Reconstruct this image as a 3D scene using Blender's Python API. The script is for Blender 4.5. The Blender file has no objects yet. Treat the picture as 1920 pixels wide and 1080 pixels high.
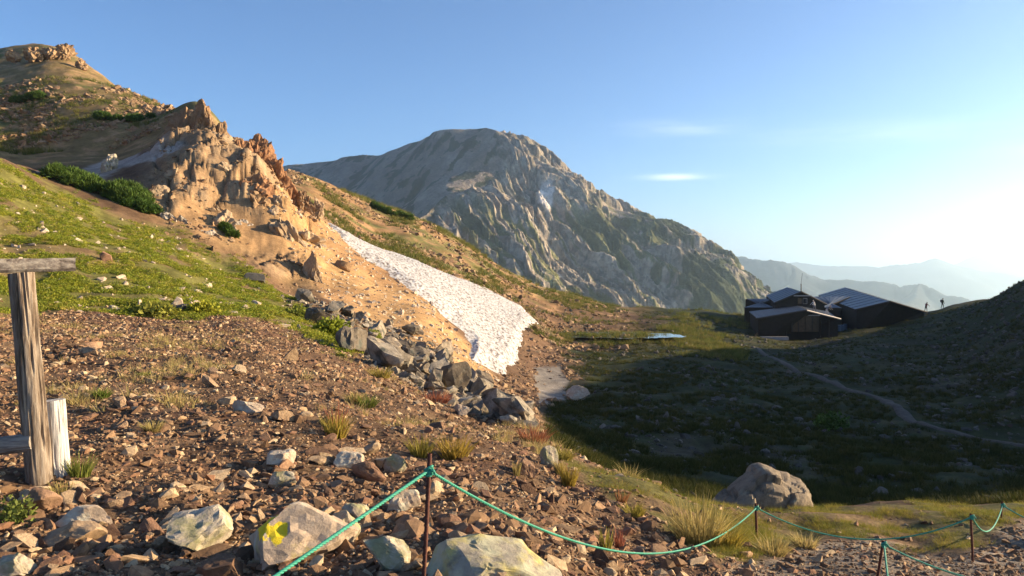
import bpy, bmesh, math, random
import numpy as np
from mathutils import Vector, Matrix

# ------------------------------------------------------------------ camera, sky, sun, exposure
SC = bpy.context.scene
COL = SC.collection
R = math.radians
FPX, HORIZON = 1507.0, 500.0            # focal length in photograph pixels, row of the horizon
SUN_AZ, SUN_EL = 80.0, 14.0             # degrees from +Y towards +X, above the horizon
cam_data = bpy.data.cameras.new('camera')
cam_data.sensor_width = 36.0
cam_data.lens = FPX / 1920 * 36
cam_data.shift_y = -(540 - HORIZON) / 1920
cam_data.clip_start, cam_data.clip_end = 0.1, 120000
cam = bpy.data.objects.new('camera', cam_data)
cam.rotation_euler = (R(90), 0, 0)
COL.objects.link(cam)
SC.camera = cam

world = bpy.data.worlds.new('World')
SC.world = world
world.use_nodes = True
wn, wl = world.node_tree.nodes, world.node_tree.links
wn.clear()
w_out = wn.new('ShaderNodeOutputWorld')
w_bg = wn.new('ShaderNodeBackground')
w_sky = wn.new('ShaderNodeTexSky')
w_sky.sky_type = 'NISHITA'
w_sky.sun_disc = False
w_sky.sun_elevation = R(SUN_EL)
w_sky.sun_rotation = R(SUN_AZ)
w_sky.altitude = 2400
w_sky.air_density = 1.0
w_sky.dust_density = 2.6
w_sky.ozone_density = 4.0
w_bg.inputs['Strength'].default_value = 0.08
# thin high clouds low over the far ranges
w_tc = wn.new('ShaderNodeTexCoord'); w_sep = wn.new('ShaderNodeSeparateXYZ'); wl.new(w_tc.outputs['Generated'], w_sep.inputs[0])
def wm(op, a, b=None):
    n = wn.new('ShaderNodeMath'); n.operation = op
    for i, v in enumerate((a, b)):
        if v is None: continue
        if isinstance(v, (int, float)): n.inputs[i].default_value = v
        else: wl.new(v, n.inputs[i])
    return n.outputs[0]
w_az, w_el = wm('ARCTAN2', w_sep.outputs[0], w_sep.outputs[1]), wm('ARCSINE', w_sep.outputs[2])
w_map = wn.new('ShaderNodeMapping'); w_map.inputs['Scale'].default_value = (9, 9, 70); wl.new(w_tc.outputs['Generated'], w_map.inputs[0])
w_nz = wn.new('ShaderNodeTexNoise'); w_nz.inputs['Scale'].default_value = 1.3; w_nz.inputs['Detail'].default_value = 6; wl.new(w_map.outputs[0], w_nz.inputs['Vector'])
cloud = None
for az, el, wa, we, amt in ((11.7, 6.25, 2.2, 0.20, 1.0), (11.5, 9.6, 3.5, 0.5, 0.3), (2.2, 6.9, 1.2, 0.25, 0.3), (24, 8.6, 7, 0.7, 0.2), (40, 7, 6, 0.5, 0.6), (-50, 8, 8, 0.6, 0.5), (75, 11, 9, 0.6, 0.5), (120, 8, 9, 0.6, 0.5), (-120, 9, 9, 0.7, 0.5)):
    d = wm('ADD', wm('POWER', wm('ABSOLUTE', wm('MULTIPLY', wm('SUBTRACT', w_az, R(az)), 1 / R(wa))), 2), wm('POWER', wm('ABSOLUTE', wm('MULTIPLY', wm('SUBTRACT', w_el, R(el)), 1 / R(we))), 2))
    e = wm('MULTIPLY', wm('POWER', 2.718, wm('MULTIPLY', d, -1)), amt)
    cloud = e if cloud is None else wm('ADD', cloud, e)
w_fac = wm('MULTIPLY', cloud, wm('MULTIPLY', wm('SUBTRACT', w_nz.outputs[0], 0.25), 1.6))
w_clamp = wn.new('ShaderNodeClamp'); wl.new(w_fac, w_clamp.inputs[0])
w_mix = wn.new('ShaderNodeMix'); w_mix.data_type = 'RGBA'
wl.new(w_clamp.outputs[0], w_mix.inputs[0]); wl.new(w_sky.outputs[0], w_mix.inputs[6]); w_mix.inputs[7].default_value = (8.5, 8.6, 8.8, 1)
wl.new(w_mix.outputs[2], w_bg.inputs['Color'])
wl.new(w_bg.outputs[0], w_out.inputs['Surface'])

sun_data = bpy.data.lights.new('sun', 'SUN')
sun_data.energy = 5.0
sun_data.angle = R(0.5)
sun_data.color = (1.0, 0.77, 0.48)
sun = bpy.data.objects.new('sun', sun_data)
SUN = Vector((math.sin(R(SUN_AZ)) * math.cos(R(SUN_EL)), math.cos(R(SUN_AZ)) * math.cos(R(SUN_EL)), math.sin(R(SUN_EL))))
sun.rotation_euler = SUN.to_track_quat('Z', 'Y').to_euler()
COL.objects.link(sun)

SC.view_settings.view_transform = 'Standard'
SC.view_settings.look = 'None'
SC.view_settings.exposure = 1.55
SC.view_settings.gamma = 1.0
SC.view_settings.use_curve_mapping = False
SC.cycles.use_denoising = True
SC.cycles.max_bounces = 5
SC.cycles.diffuse_bounces = 2
SC.cycles.volume_bounces = 2

rng = np.random.default_rng(7)
random.seed(7)

# ------------------------------------------------------------------ numeric helpers
_perm = np.random.default_rng(11).permutation(512)
_perm = np.concatenate([_perm, _perm, _perm])
_ga = np.random.default_rng(12).uniform(0, 2 * np.pi, 512)
_gx, _gy = np.cos(_ga), np.sin(_ga)

def perlin(x, y, seed=0):
    x = np.asarray(x, float) + seed * 37.17; y = np.asarray(y, float) + seed * 91.73
    xi, yi = np.floor(x).astype(np.int64), np.floor(y).astype(np.int64)
    xf, yf = x - xi, y - yi
    u, v = xf * xf * xf * (xf * (xf * 6 - 15) + 10), yf * yf * yf * (yf * (yf * 6 - 15) + 10)
    def g(ix, iy, fx, fy):
        h = _perm[_perm[ix & 511] + (iy & 511)] & 511
        return _gx[h] * fx + _gy[h] * fy
    a = g(xi, yi, xf, yf); b = g(xi + 1, yi, xf - 1, yf)
    c = g(xi, yi + 1, xf, yf - 1); d = g(xi + 1, yi + 1, xf - 1, yf - 1)
    return ((a + (b - a) * u) * (1 - v) + (c + (d - c) * u) * v) * 1.5

def fbm(x, y, octv=4, seed=0, gain=0.5, lac=2.03):
    s, a = 0.0, 1.0
    for i in range(octv):
        s = s + a * perlin(x, y, seed + i * 3)
        x, y, a = x * lac, y * lac, a * gain
    return s

def ridged(x, y, octv=4, seed=0, gain=0.5, lac=2.03):
    s, a, n = 0.0, 1.0, 0.0
    for i in range(octv):
        s = s + a * (1 - 2 * np.abs(perlin(x, y, seed + i * 3)))
        n += a
        x, y, a = x * lac, y * lac, a * gain
    return s / n

def sstep(a, b, x):
    t = np.clip((x - a) / (b - a), 0, 1)
    return t * t * (3 - 2 * t)

def pix(px, py, depth):
    """A point of the place, surveyed by its bearing in the photograph and its distance in metres."""
    return ((px - 960) / FPX * depth, depth, -(py - HORIZON) / FPX * depth)

def mesh_from(name, verts, faces, smooth=False):
    """verts n x 3, faces m x 3 or m x 4 arrays"""
    me = bpy.data.meshes.new(name)
    verts = np.ascontiguousarray(verts, np.float32); faces = np.ascontiguousarray(faces, np.int32)
    k = faces.shape[1]
    me.vertices.add(len(verts)); me.vertices.foreach_set('co', verts.ravel())
    me.loops.add(faces.size); me.loops.foreach_set('vertex_index', faces.ravel())
    me.polygons.add(len(faces))
    me.polygons.foreach_set('loop_start', np.arange(0, faces.size, k, dtype=np.int32))
    me.polygons.foreach_set('use_smooth', np.full(len(faces), bool(smooth)))
    me.update(calc_edges=True)
    return me

def put(name, me, mat=None, parent=None, label=None, cat=None, group=None, kind=None):
    o = bpy.data.objects.new(name, me)
    COL.objects.link(o)
    if mat is not None and me is not None and len(me.materials) == 0:
        me.materials.append(mat)
    o.parent = parent
    return tag(o, label, cat, group, kind)

def tag(o, label=None, cat=None, group=None, kind=None):
    for k, v in (('label', label), ('category', cat), ('group', group), ('kind', kind)):
        if v: o[k] = v
    return o

def colour_attr(me, name, rgb):
    a = me.color_attributes.new(name, 'FLOAT_COLOR', 'POINT')
    rgba = np.ones((len(rgb), 4), np.float32); rgba[:, :3] = rgb
    a.data.foreach_set('color', rgba.ravel())

def grid_faces(nr, nc):
    i = np.arange(nr - 1)[:, None] * nc + np.arange(nc - 1)[None, :]
    return np.stack([i, i + 1, i + nc + 1, i + nc], -1).reshape(-1, 4)

# ------------------------------------------------------------------ the lie of the land
# surveyed points: (bearing column, row, distance): the row says how high the ground lies at that distance
CP = []
def col(px, *pts):
    for py, d in pts: CP.append((px, py, d))
col(0, (1080, 4.0), (900, 5.7), (740, 9.5), (640, 16), (572, 28), (450, 38), (300, 50), (318, 64), (302, 88), (286, 102), (235, 122), (172, 150), (116, 175), (145, 230))
col(110, (900, 5.8), (640, 16.5), (575, 29), (460, 39), (352, 54), (335, 66), (306, 88), (288, 102), (208, 124), (112, 172), (135, 230))
col(200, (1080, 4.0), (900, 5.8), (740, 9.8), (640, 17), (583, 29), (480, 40), (405, 51), (345, 62), (312, 82), (286, 102), (208, 122), (160, 160), (180, 220))
col(300, (600, 28), (505, 40), (432, 53), (402, 57), (335, 63), (287, 71), (270, 88), (255, 102), (207, 126), (240, 190))
col(380, (1080, 4.0), (900, 5.9), (740, 9.8), (645, 19), (595, 29), (525, 42), (455, 54), (422, 58), (335, 65), (264, 71), (238, 85), (203, 101), (194, 119), (245, 165), (320, 220))  # ridge behind the spire raised to cast shade into the upper hollow
col(430, (520, 48), (455, 57), (360, 65), (298, 71), (268, 90), (258, 104), (254, 118), (300, 160))
col(480, (1080, 3.9), (900, 6), (740, 10), (660, 17), (612, 27), (565, 38), (505, 52), (472, 58), (350, 66), (302, 71), (345, 105), (335, 140), (360, 200))
col(545, (650, 23), (590, 38), (557, 50), (522, 56), (442, 62), (388, 68), (378, 78), (360, 105), (319, 130), (345, 190))
col(600, (1080, 3.8), (900, 6), (760, 9.8), (690, 17), (640, 27), (603, 38), (567, 46), (545, 54), (485, 62), (425, 71), (415, 90), (345, 127), (370, 190))
col(700, (1080, 3.7), (900, 6.2), (765, 11), (712, 18), (672, 28), (642, 38), (602, 48), (522, 65), (490, 73), (464, 95), (430, 115), (388, 137), (420, 200))
col(800, (1080, 3.6), (900, 6.3), (805, 10), (752, 17), (722, 26), (700, 34), (660, 44), (602, 55), (560, 66), (500, 95), (470, 112), (421, 137), (460, 200))
col(900, (1080, 3.6), (905, 6.3), (832, 10), (792, 16), (752, 30), (712, 45), (682, 53), (625, 70), (545, 97), (482, 137), (520, 200))
col(1000, (1080, 3.8), (910, 7), (838, 12), (803, 18), (792, 28), (770, 40), (722, 58), (680, 70), (645, 80), (612, 90), (572, 114), (540, 137), (580, 200))
col(1060, (1080, 4), (955, 6.5), (882, 9.5), (846, 13), (862, 20), (835, 30), (762, 48), (718, 62), (672, 76), (640, 92), (602, 112), (553, 139), (600, 200))
col(1200, (1108, 4.6), (992, 6.5), (893, 9.8), (945, 14), (905, 24), (830, 38), (760, 50), (702, 66), (658, 85), (633, 100), (602, 120), (574, 142), (620, 200))
col(1340, (1080, 5.2), (1000, 7), (938, 9.6), (990, 14), (935, 22), (850, 36), (762, 50), (692, 72), (650, 95), (612, 120), (583, 142), (630, 200))
col(1500, (1080, 5.6), (1000, 7.8), (946, 10.3), (1000, 15), (945, 24), (850, 38), (782, 50), (720, 66), (668, 90), (637, 118), (612, 142), (660, 200))
col(1600, (1080, 5.7), (946, 10.6), (1000, 15.5), (940, 25), (840, 40), (770, 52), (705, 70), (652, 95), (622, 118), (610, 142), (650, 200))
col(1700, (1080, 5.8), (1000, 8.2), (946, 11), (1000, 16), (935, 26), (832, 42), (762, 54), (692, 74), (642, 98), (598, 130), (612, 160), (660, 220))
col(1800, (1080, 5.9), (948, 11.5), (995, 17), (930, 27), (832, 42), (762, 54), (690, 72), (635, 92), (573, 138), (600, 175), (650, 230))
col(1910, (1080, 6), (1000, 8.4), (944, 12), (985, 18), (922, 28), (832, 42), (745, 53), (645, 68), (541, 98), (570, 140), (640, 220))
col(2150, (1080, 6.5), (960, 12), (980, 20), (900, 30), (800, 41), (690, 52), (540, 66), (440, 84), (510, 118), (560, 165), (630, 260))  # bearing out of view, heights set for the shadow on the hollow
def polar(az, r, z):
    CP.append(('p', az, r, z))
for az in (50, 60, 70, 80, 90, 105):
    polar(az, 4, -1.7); polar(az, 9, -2.4); polar(az, 18, -5.0); polar(az, 30, -6.6)
    polar(az, 46, -2.0 if az < 75 else -4.0); polar(az, 62, 4.0 if az < 75 else -1); polar(az, 220, -26)
for az, r, z in ((70, 76, 11), (59.6, 81, 10.6), (51, 91, 9.6), (45.4, 101, 8.4), (40.3, 113, 6.8), (37.2, 127, 4.0), (36.6, 136, 1.5), (35.5, 158, -3.0), (80, 78, 5.0), (90, 80, 1.0), (105, 80, -1), (60, 120, 0), (48, 140, 0), (75, 120, -4), (90, 120, -8)):  # unseen hill crest, shaped so that its shadow fills the hollow
    polar(az, r, z)
for az in (-45, -65, -90):
    polar(az, 4, -1.5); polar(az, 10, -1.2); polar(az, 30, 1); polar(az, 60, 12); polar(az, 150, 40); polar(az, 250, 35)
for az in (-120, -150, 180, 150, 130):
    polar(az, 4, -1.6); polar(az, 15, -2); polar(az, 60, -6); polar(az, 220, -40)
for az in (-150, -120, -90, -60, -33, -25, -15, -5, 5, 15, 25, 33, 60, 90, 120, 150, 180):
    polar(az, 420, -110); polar(az, 1000, -420); polar(az, 4000, -900); polar(az, 40000, -1500)
R0 = 5.0
_c = []
for p in CP:
    if p[0] == 'p':
        th, r, z = R(p[1]), p[2], p[3]
    else:
        x, y, z = pix(*p)
        th, r = math.atan2(x, y), math.hypot(x, y)
    _c.append((th * 3.2, math.log(r + R0), z / (r + R0)))
_c = np.array(_c)
def _phi(a, b): return np.sqrt(((a[:, None, :2] - b[None, :, :2]) ** 2).sum(-1) + 0.0025)
_A = np.zeros((len(_c) + 1, len(_c) + 1))
_A[:-1, :-1] = _phi(_c, _c) - np.eye(len(_c)) * 0.003
_A[:-1, -1] = _A[-1, :-1] = 1
_W = np.linalg.solve(_A, np.append(_c[:, 2], 0))

def base_height(th, r):
    q = np.stack([np.ravel(th) * 3.2, np.log(np.ravel(r) + R0)], -1)
    out = np.empty(len(q))
    c32 = _c[:, :2].astype(np.float32)
    for i in range(0, len(q), 20000):
        b = q[i:i + 20000].astype(np.float32)
        d = np.sqrt((b[:, None, 0] - c32[None, :, 0]) ** 2 + (b[:, None, 1] - c32[None, :, 1]) ** 2 + 0.0025)
        out[i:i + 20000] = d @ _W[:-1] + _W[-1]
    return (out * (np.ravel(r) + R0)).reshape(np.shape(th))

def worley(x, y, seed=0):
    """distance to the nearest and second nearest feature point of a jittered grid, and a random value of the nearest"""
    x = np.asarray(x, float); y = np.asarray(y, float); xi, yi = np.floor(x).astype(np.int64), np.floor(y).astype(np.int64)
    f1 = np.full(x.shape, 9.0); f2 = np.full(x.shape, 9.0); val = np.zeros(x.shape)
    for i in (-1, 0, 1):
        for j in (-1, 0, 1):
            h = _perm[_perm[(xi + i + seed * 7) & 511] + ((yi + j + seed * 13) & 511)]; k = _perm[(h + 77) & 511]; q = _perm[(h + 191) & 511]
            d = np.hypot(xi + i + (h & 511) / 512 - x, yi + j + (k & 511) / 512 - y)
            n = d < f1
            f2 = np.where(n, f1, np.minimum(f2, d)); val = np.where(n, (q & 511) / 512, val); f1 = np.where(n, d, f1)
    return f1, f2, val

def blocks(x, y):
    wx, wy = x + 0.7 * fbm(x / 2.5, y / 2.5, 3, 310), y + 0.7 * fbm(x / 2.5, y / 2.5, 3, 315)
    out = 0.0
    for sx, sy, amp, sd in ((3.0, 6.5, 1.25, 1), (1.2, 3.0, 0.5, 2), (0.5, 1.0, 0.22, 3)):
        f1, f2, v = worley(wx / sx, wy / sy, sd)
        out = out + amp * (v - 0.5) - amp * 0.35 * np.clip(1 - (f2 - f1) / 0.12, 0, 1)
    return out

def rocky(x, y, r):
    """where bare rock stands out of the gravel: along the crest, in broken patches lower down"""
    return np.clip(sstep(63.5, 68.5, r + 2.2 * fbm(x / 6, y / 6, 3, 340)) + 0.6 * sstep(0.25, 0.5, fbm(x / 5.5, y / 9, 3, 345)), 0, 1)

def crag_mask(th, r):
    p = 960 + FPX * np.tan(np.clip(th, -1.2, 1.2))
    return sstep(240, 330, p) * (1 - sstep(585, 625, p)) * sstep(52, 62, r + (p - 400) * 0.02) * (1 - sstep(92, 112, r))

def rough(x, y, r, th):
    m = crag_mask(th, r)
    n = 0.05 * fbm(x / 0.9, y / 0.9, 3, 1) * (1 - sstep(25, 60, r))
    n = n + 0.11 * fbm(x / 3.1, y / 3.1, 3, 2) * sstep(3, 10, r)
    n = n + 0.32 * fbm(x / 9, y / 9, 4, 3) * sstep(18, 45, r)
    n = n + 0.9 * fbm(x / 28, y / 28, 4, 4) * sstep(95, 170, r)
    k = m > 0.01
    if np.any(k):
        n = np.array(n + np.zeros(x.shape)); n[k] += m[k] * (rocky(x, y, r)[k] * (blocks(x[k], y[k]) + 0.4 * ridged(x[k] / 4.0, y[k] / 9.0, 4, 5, 0.6)) + 0.22 * ridged(x[k] / 2.2, y[k] / 7.0, 3, 9))
    n = n + sstep(250, 900, r) * 40 * ridged(x / 900, y / 900, 5, 8)
    return n

POOL_Z = -8.32
def pool_mask(x, y):
    return np.clip(1.35 - np.hypot((x - 11.6) / 7.0, (y - 98.0 + 0.12 * (x - 11.6)) / 3.6) + 0.25 * fbm(x / 2.2, y / 2.2, 3, 21), 0, 1)

def land(x, y, th, r):
    z = base_height(th, r) + rough(x, y, r, th)
    m = sstep(0.0, 0.55, pool_mask(x, y)) * (r > 80) * (r < 115)
    return z * (1 - m) + m * (POOL_Z - 0.16)

def H(x, y):
    x = np.asarray(x, float); y = np.asarray(y, float)
    return land(x, y, np.arctan2(x, y), np.hypot(x, y))

# a table of the land along bearings, to find where a line of sight meets it
_tabp = np.arange(-60, 1990, 10.0)
_tabr = np.exp(np.linspace(math.log(2.5), math.log(260), 420))
_tth = np.arctan((_tabp - 960) / FPX)
_TT, _RR = np.meshgrid(_tth, _tabr, indexing='ij')
_TZ = land(_RR * np.sin(_TT), _RR * np.cos(_TT), _TT, _RR)
_TPY = HORIZON - FPX * _TZ / (_RR * np.cos(_TT))
def ground_at(px, py, r_min=2.6, r_max=260):
    """where the land lies under a bearing of the photograph (x, y, z)"""
    i = int(np.clip(round((px - _tabp[0]) / 10.0), 0, len(_tabp) - 1))
    ok = (_tabr >= r_min) & (_tabr <= r_max)
    k = np.nonzero(ok & (_TPY[i] <= py))[0]
    r = _tabr[k[0]] if len(k) else r_max
    th = math.atan((px - 960) / FPX)
    x, y = r * math.sin(th), r * math.cos(th)
    return Vector((x, y, float(H(np.array([x]), np.array([y]))[0])))

def plan_poly(pts, r_min=2.6, r_max=260):
    out = []
    for px, py in pts:
        v = ground_at(px, py, r_min, r_max)
        out.append((math.atan2(v.x, v.y), math.log(math.hypot(v.x, v.y))))
    return np.array(out)

def inside(poly, th, lr):
    """signed distance (bearing pixels, roughly) to a plan polygon: positive inside"""
    P = poly * np.array([1507.0, 300.0]); X = np.stack([np.ravel(th) * 1507.0, np.ravel(lr) * 300.0], -1)
    n = len(P); d2 = np.full(len(X), 1e12); s = np.zeros(len(X), bool)
    for i in range(n):
        a, b = P[i], P[(i + 1) % n]
        e = b - a; w = X - a
        t = np.clip((w @ e) / max(e @ e, 1e-9), 0, 1)
        d2 = np.minimum(d2, ((w - t[:, None] * e) ** 2).sum(-1))
        c = ((a[1] > X[:, 1]) != (b[1] > X[:, 1])) & (X[:, 0] < (b[0] - a[0]) * (X[:, 1] - a[1]) / ((b[1] - a[1]) or 1e-9) + a[0])
        s ^= c
    return (np.sqrt(d2) * np.where(s, 1, -1)).reshape(np.shape(th))

def region(pts, edge=9, noise=14, scale=1.0, r_min=2.6, r_max=260, seed=0):
    poly = plan_poly(pts, r_min, r_max)
    def f(x, y, th, lr):
        d = inside(poly, th, lr)
        w = sstep(math.log(10), math.log(40), lr)
        return sstep(-edge, edge, d + noise * ((1 - w) * fbm(x / 0.5, y / 0.5, 3, 30 + seed) + w * fbm(x / 2.7, y / 2.7, 4, 34 + seed)))
    return f
MEADOW = region([(-60, 285), (0, 302), (60, 332), (110, 354), (200, 400), (290, 424), (370, 456), (430, 484), (520, 545), (600, 592), (660, 640), (690, 662), (640, 668), (590, 640), (540, 612), (480, 597), (400, 597), (330, 600), (250, 592), (120, 584), (-60, 578)], seed=1)
TERRACE = region([(1040, 850), (1100, 872), (1200, 897), (1340, 940), (1420, 950), (1600, 949), (1930, 946), (1930, 965), (1860, 1000), (1800, 1030), (1650, 1012), (1550, 1008), (1450, 1035), (1350, 1050), (1270, 1015), (1215, 965), (1140, 925), (1060, 875)], edge=14, noise=16, r_max=16, seed=2)
OCHRE = region([(500, 375), (560, 372), (606, 413), (700, 492), (800, 562), (890, 668), (932, 714), (890, 724), (830, 692), (760, 632), (690, 602), (620, 572), (588, 500), (540, 450), (520, 410)], r_min=30, seed=3)
SOIL = region([(880, 745), (960, 700), (1000, 620), (905, 545), (960, 545), (1060, 585), (1150, 585), (1250, 600), (1150, 615), (1060, 622), (1050, 645), (1090, 690), (1010, 765), (975, 800)], edge=20, noise=26, r_min=24, seed=4)
SNOWFIELD = region([(607, 414), (660, 443), (740, 478), (820, 510), (915, 545), (975, 580), (1013, 608), (985, 625), (975, 650), (945, 700), (915, 690), (884, 672), (884, 640), (850, 602), (780, 552), (700, 494), (640, 448)], edge=3, noise=0, r_min=45)
SILT = region([(1003, 692), (1050, 688), (1064, 720), (1060, 752), (1012, 758)], edge=4, noise=6, r_min=30, seed=5)
TRACK = region([(60, 326), (200, 298), (290, 276), (350, 268), (320, 288), (230, 316), (90, 336)], edge=5, noise=8, r_min=60, seed=6)
FOOTPATH = region([(1940, 968), (1870, 1012), (1800, 1042), (1650, 1022), (1560, 1016), (1420, 1052), (1330, 1100), (1340, 1200), (2000, 1200)], edge=10, noise=10, r_max=14, seed=7)

def land_colour(x, y, z, th, r):
    lr = np.log(np.maximum(r, 0.5))
    p = 960 + FPX * np.tan(np.clip(th, -1.2, 1.2))
    w1, w2 = sstep(math.log(7), math.log(24), lr), sstep(math.log(45), math.log(110), lr)
    def nz(q, o, sd): return (1 - w1) * fbm(x / q, y / q, o, sd) + w1 * (1 - w2) * fbm(x / (q * 4), y / (q * 4), o, sd + 1) + w2 * fbm(x / (q * 12), y / (q * 12), o, sd + 2)
    n1, n2, n3 = nz(0.6, 4, 40), nz(2.0, 4, 44), nz(0.25, 3, 48)
    def mix(a, b, t): return a * (1 - t[..., None]) + np.array(b) * t[..., None]
    c = np.zeros(x.shape + (3,)) + np.array((0.105, 0.062, 0.036))
    c = mix(c, (0.17, 0.108, 0.062), sstep(-0.3, 0.6, n1))
    c = mix(c, (0.15, 0.078, 0.046), sstep(0.1, 0.5, n2) * 0.6)
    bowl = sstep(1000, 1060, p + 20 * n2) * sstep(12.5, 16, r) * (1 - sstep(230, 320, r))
    turf = np.zeros(x.shape + (3,)) + np.array((0.026, 0.034, 0.010))  # turf darkened here so the colour carries the hollow's shade
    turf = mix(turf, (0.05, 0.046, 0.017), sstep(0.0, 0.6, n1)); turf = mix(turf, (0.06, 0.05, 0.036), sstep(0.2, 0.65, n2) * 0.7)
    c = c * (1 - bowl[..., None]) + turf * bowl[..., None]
    hill = sstep(82, 96, r + 6 * n2) * (1 - sstep(1060, 1250, p + 60 * n2)) * sstep(500, 600, p)       # rust coloured slope beyond the snow
    rust = np.zeros(x.shape + (3,)) + np.array((0.25, 0.150, 0.070))
    rust = mix(rust, (0.150, 0.135, 0.045), sstep(-0.15, 0.45, n1 + 0.5 * n2)); rust = mix(rust, (0.30, 0.17, 0.09), sstep(0.2, 0.5, n3) * .7)
    c = c * (1 - hill[..., None]) + rust * hill[..., None]
    up = sstep(88, 105, r) * (1 - sstep(480, 560, p))                                                  # upper ridge on the left
    olive = np.zeros(x.shape + (3,)) + np.array((0.215, 0.150, 0.062))
    olive = mix(olive, (0.115, 0.115, 0.035), sstep(-0.1, 0.4, n2 + 0.4 * n1)); olive = mix(olive, (0.27, 0.17, 0.085), sstep(0.15, 0.5, n3))
    c = c * (1 - up[..., None]) + olive * up[..., None]
    k = crag_mask(th, r)
    rock = np.zeros(x.shape + (3,)) + np.array((0.29, 0.185, 0.10))
    rock = mix(rock, (0.25, 0.17, 0.10), sstep(-0.3, 0.3, n1)); rock = mix(rock, (0.19, 0.115, 0.06), sstep(0.05, 0.5, n2)); rock = mix(rock, (0.33, 0.235, 0.145), sstep(0.1, 0.5, fbm(x / 5, y / 5, 4, 333)))
    gr = np.zeros(x.shape + (3,)) + np.array((0.32, 0.195, 0.095)); gr = mix(gr, (0.23, 0.15, 0.075), sstep(-.1, .5, n2)); rk = rocky(x, y, r)[..., None]
    c = c * (1 - k[..., None]) + (rock * rk + gr * (1 - rk)) * k[..., None]
    g = MEADOW(x, y, th, lr) * (1 - 0.8 * sstep(0.25, 0.6, n1))
    green = np.zeros(x.shape + (3,)) + np.array((0.145, 0.135, 0.035)); green = mix(green, (0.21, 0.15, 0.065), sstep(-0.1, 0.5, n2))
    c = c * (1 - g[..., None]) + green * g[..., None]
    t = TERRACE(x, y, th, lr) * 0.9
    c = c * (1 - t[..., None]) + mix(green * 0.8, (0.16, 0.105, 0.055), sstep(-.1, .4, n2)) * t[..., None]
    o = OCHRE(x, y, th, lr)
    och = np.zeros(x.shape + (3,)) + np.array((0.39, 0.24, 0.112)); och = mix(och, (0.31, 0.18, 0.085), sstep(-0.1, 0.6, n2 + .4 * n3))
    c = c * (1 - o[..., None]) + och * o[..., None]
    so = SOIL(x, y, th, lr) * 0.9
    soil = np.zeros(x.shape + (3,)) + np.array((0.120, 0.070, 0.042)); soil = mix(soil, (0.19, 0.11, 0.065), sstep(0, .6, n1)); soil = mix(soil, (0.075, 0.085, 0.028), sstep(0.1, .5, n2) * .8)
    c = c * (1 - so[..., None]) + soil * so[..., None]
    for f, rgb in ((SILT, (0.21, 0.185, 0.16)), (TRACK, (0.36, 0.31, 0.26))):
        m = f(x, y, th, lr); c = mix(c, rgb, m)
    m = FOOTPATH(x, y, th, lr)
    c = mix(c, (0.22, 0.175, 0.13), m * .9)
    far = sstep(220, 500, r)
    c = mix(c, (0.10, 0.12, 0.06), far)
    return np.clip(c * (1 + 0.35 * n3[..., None] * (1 - far[..., None])), 0.01, 0.9)

# ------------------------------------------------------------------ materials
def material(name, rough=0.9, spec=0.25):
    m = bpy.data.materials.new(name); m.use_nodes = True
    nt = m.node_tree; b = nt.nodes['Principled BSDF']
    b.inputs['Roughness'].default_value = rough
    b.inputs['Specular IOR Level'].default_value = spec
    return m, nt, b

def N(nt, kind, **kw):
    n = nt.nodes.new(kind)
    for k, v in kw.items():
        if k in n.inputs: n.inputs[k].default_value = v
        else: setattr(n, k, v)
    return n

def ramp(nt, stops):
    r = nt.nodes.new('ShaderNodeValToRGB'); e = r.color_ramp.elements
    while len(e) < len(stops): e.new(0.5)
    for i, (p, c) in enumerate(stops): e[i].position = p; e[i].color = (*c, 1)
    return r

def mixc(nt, a, b, fac, mode='MIX'):
    m = nt.nodes.new('ShaderNodeMix'); m.data_type = 'RGBA'; m.blend_type = mode
    for sock, v in ((m.inputs[0], fac), (m.inputs[6], a), (m.inputs[7], b)):
        if isinstance(v, (int, float)): sock.default_value = v
        elif isinstance(v, tuple): sock.default_value = (*v, 1)
        else: nt.links.new(v, sock)
    return m.outputs[2]

def land_material(name, scales, bump, attr='Col', rough=0.95):
    m, nt, b = material(name, rough, 0.15)
    a = N(nt, 'ShaderNodeVertexColor', layer_name=attr)
    geo = N(nt, 'ShaderNodeNewGeometry')
    c, hgt = a.outputs[0], None
    for i, (sc, amt) in enumerate(scales):
        t = N(nt, 'ShaderNodeTexNoise', Scale=sc, Detail=6.0, Roughness=0.65)
        nt.links.new(geo.outputs['Position'], t.inputs['Vector'])
        r = ramp(nt, [(0.28, (1 - amt,) * 3), (0.72, (1 + amt,) * 3)])
        nt.links.new(t.outputs[0], r.inputs[0])
        c = mixc(nt, c, r.outputs[0], 1.0, 'MULTIPLY')
        hgt = t.outputs[0]
    nt.links.new(c, b.inputs['Base Color'])
    bp = N(nt, 'ShaderNodeBump', Strength=0.9, Distance=bump)
    nt.links.new(hgt, bp.inputs['Height']); nt.links.new(bp.outputs[0], b.inputs['Normal'])
    return m

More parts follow.
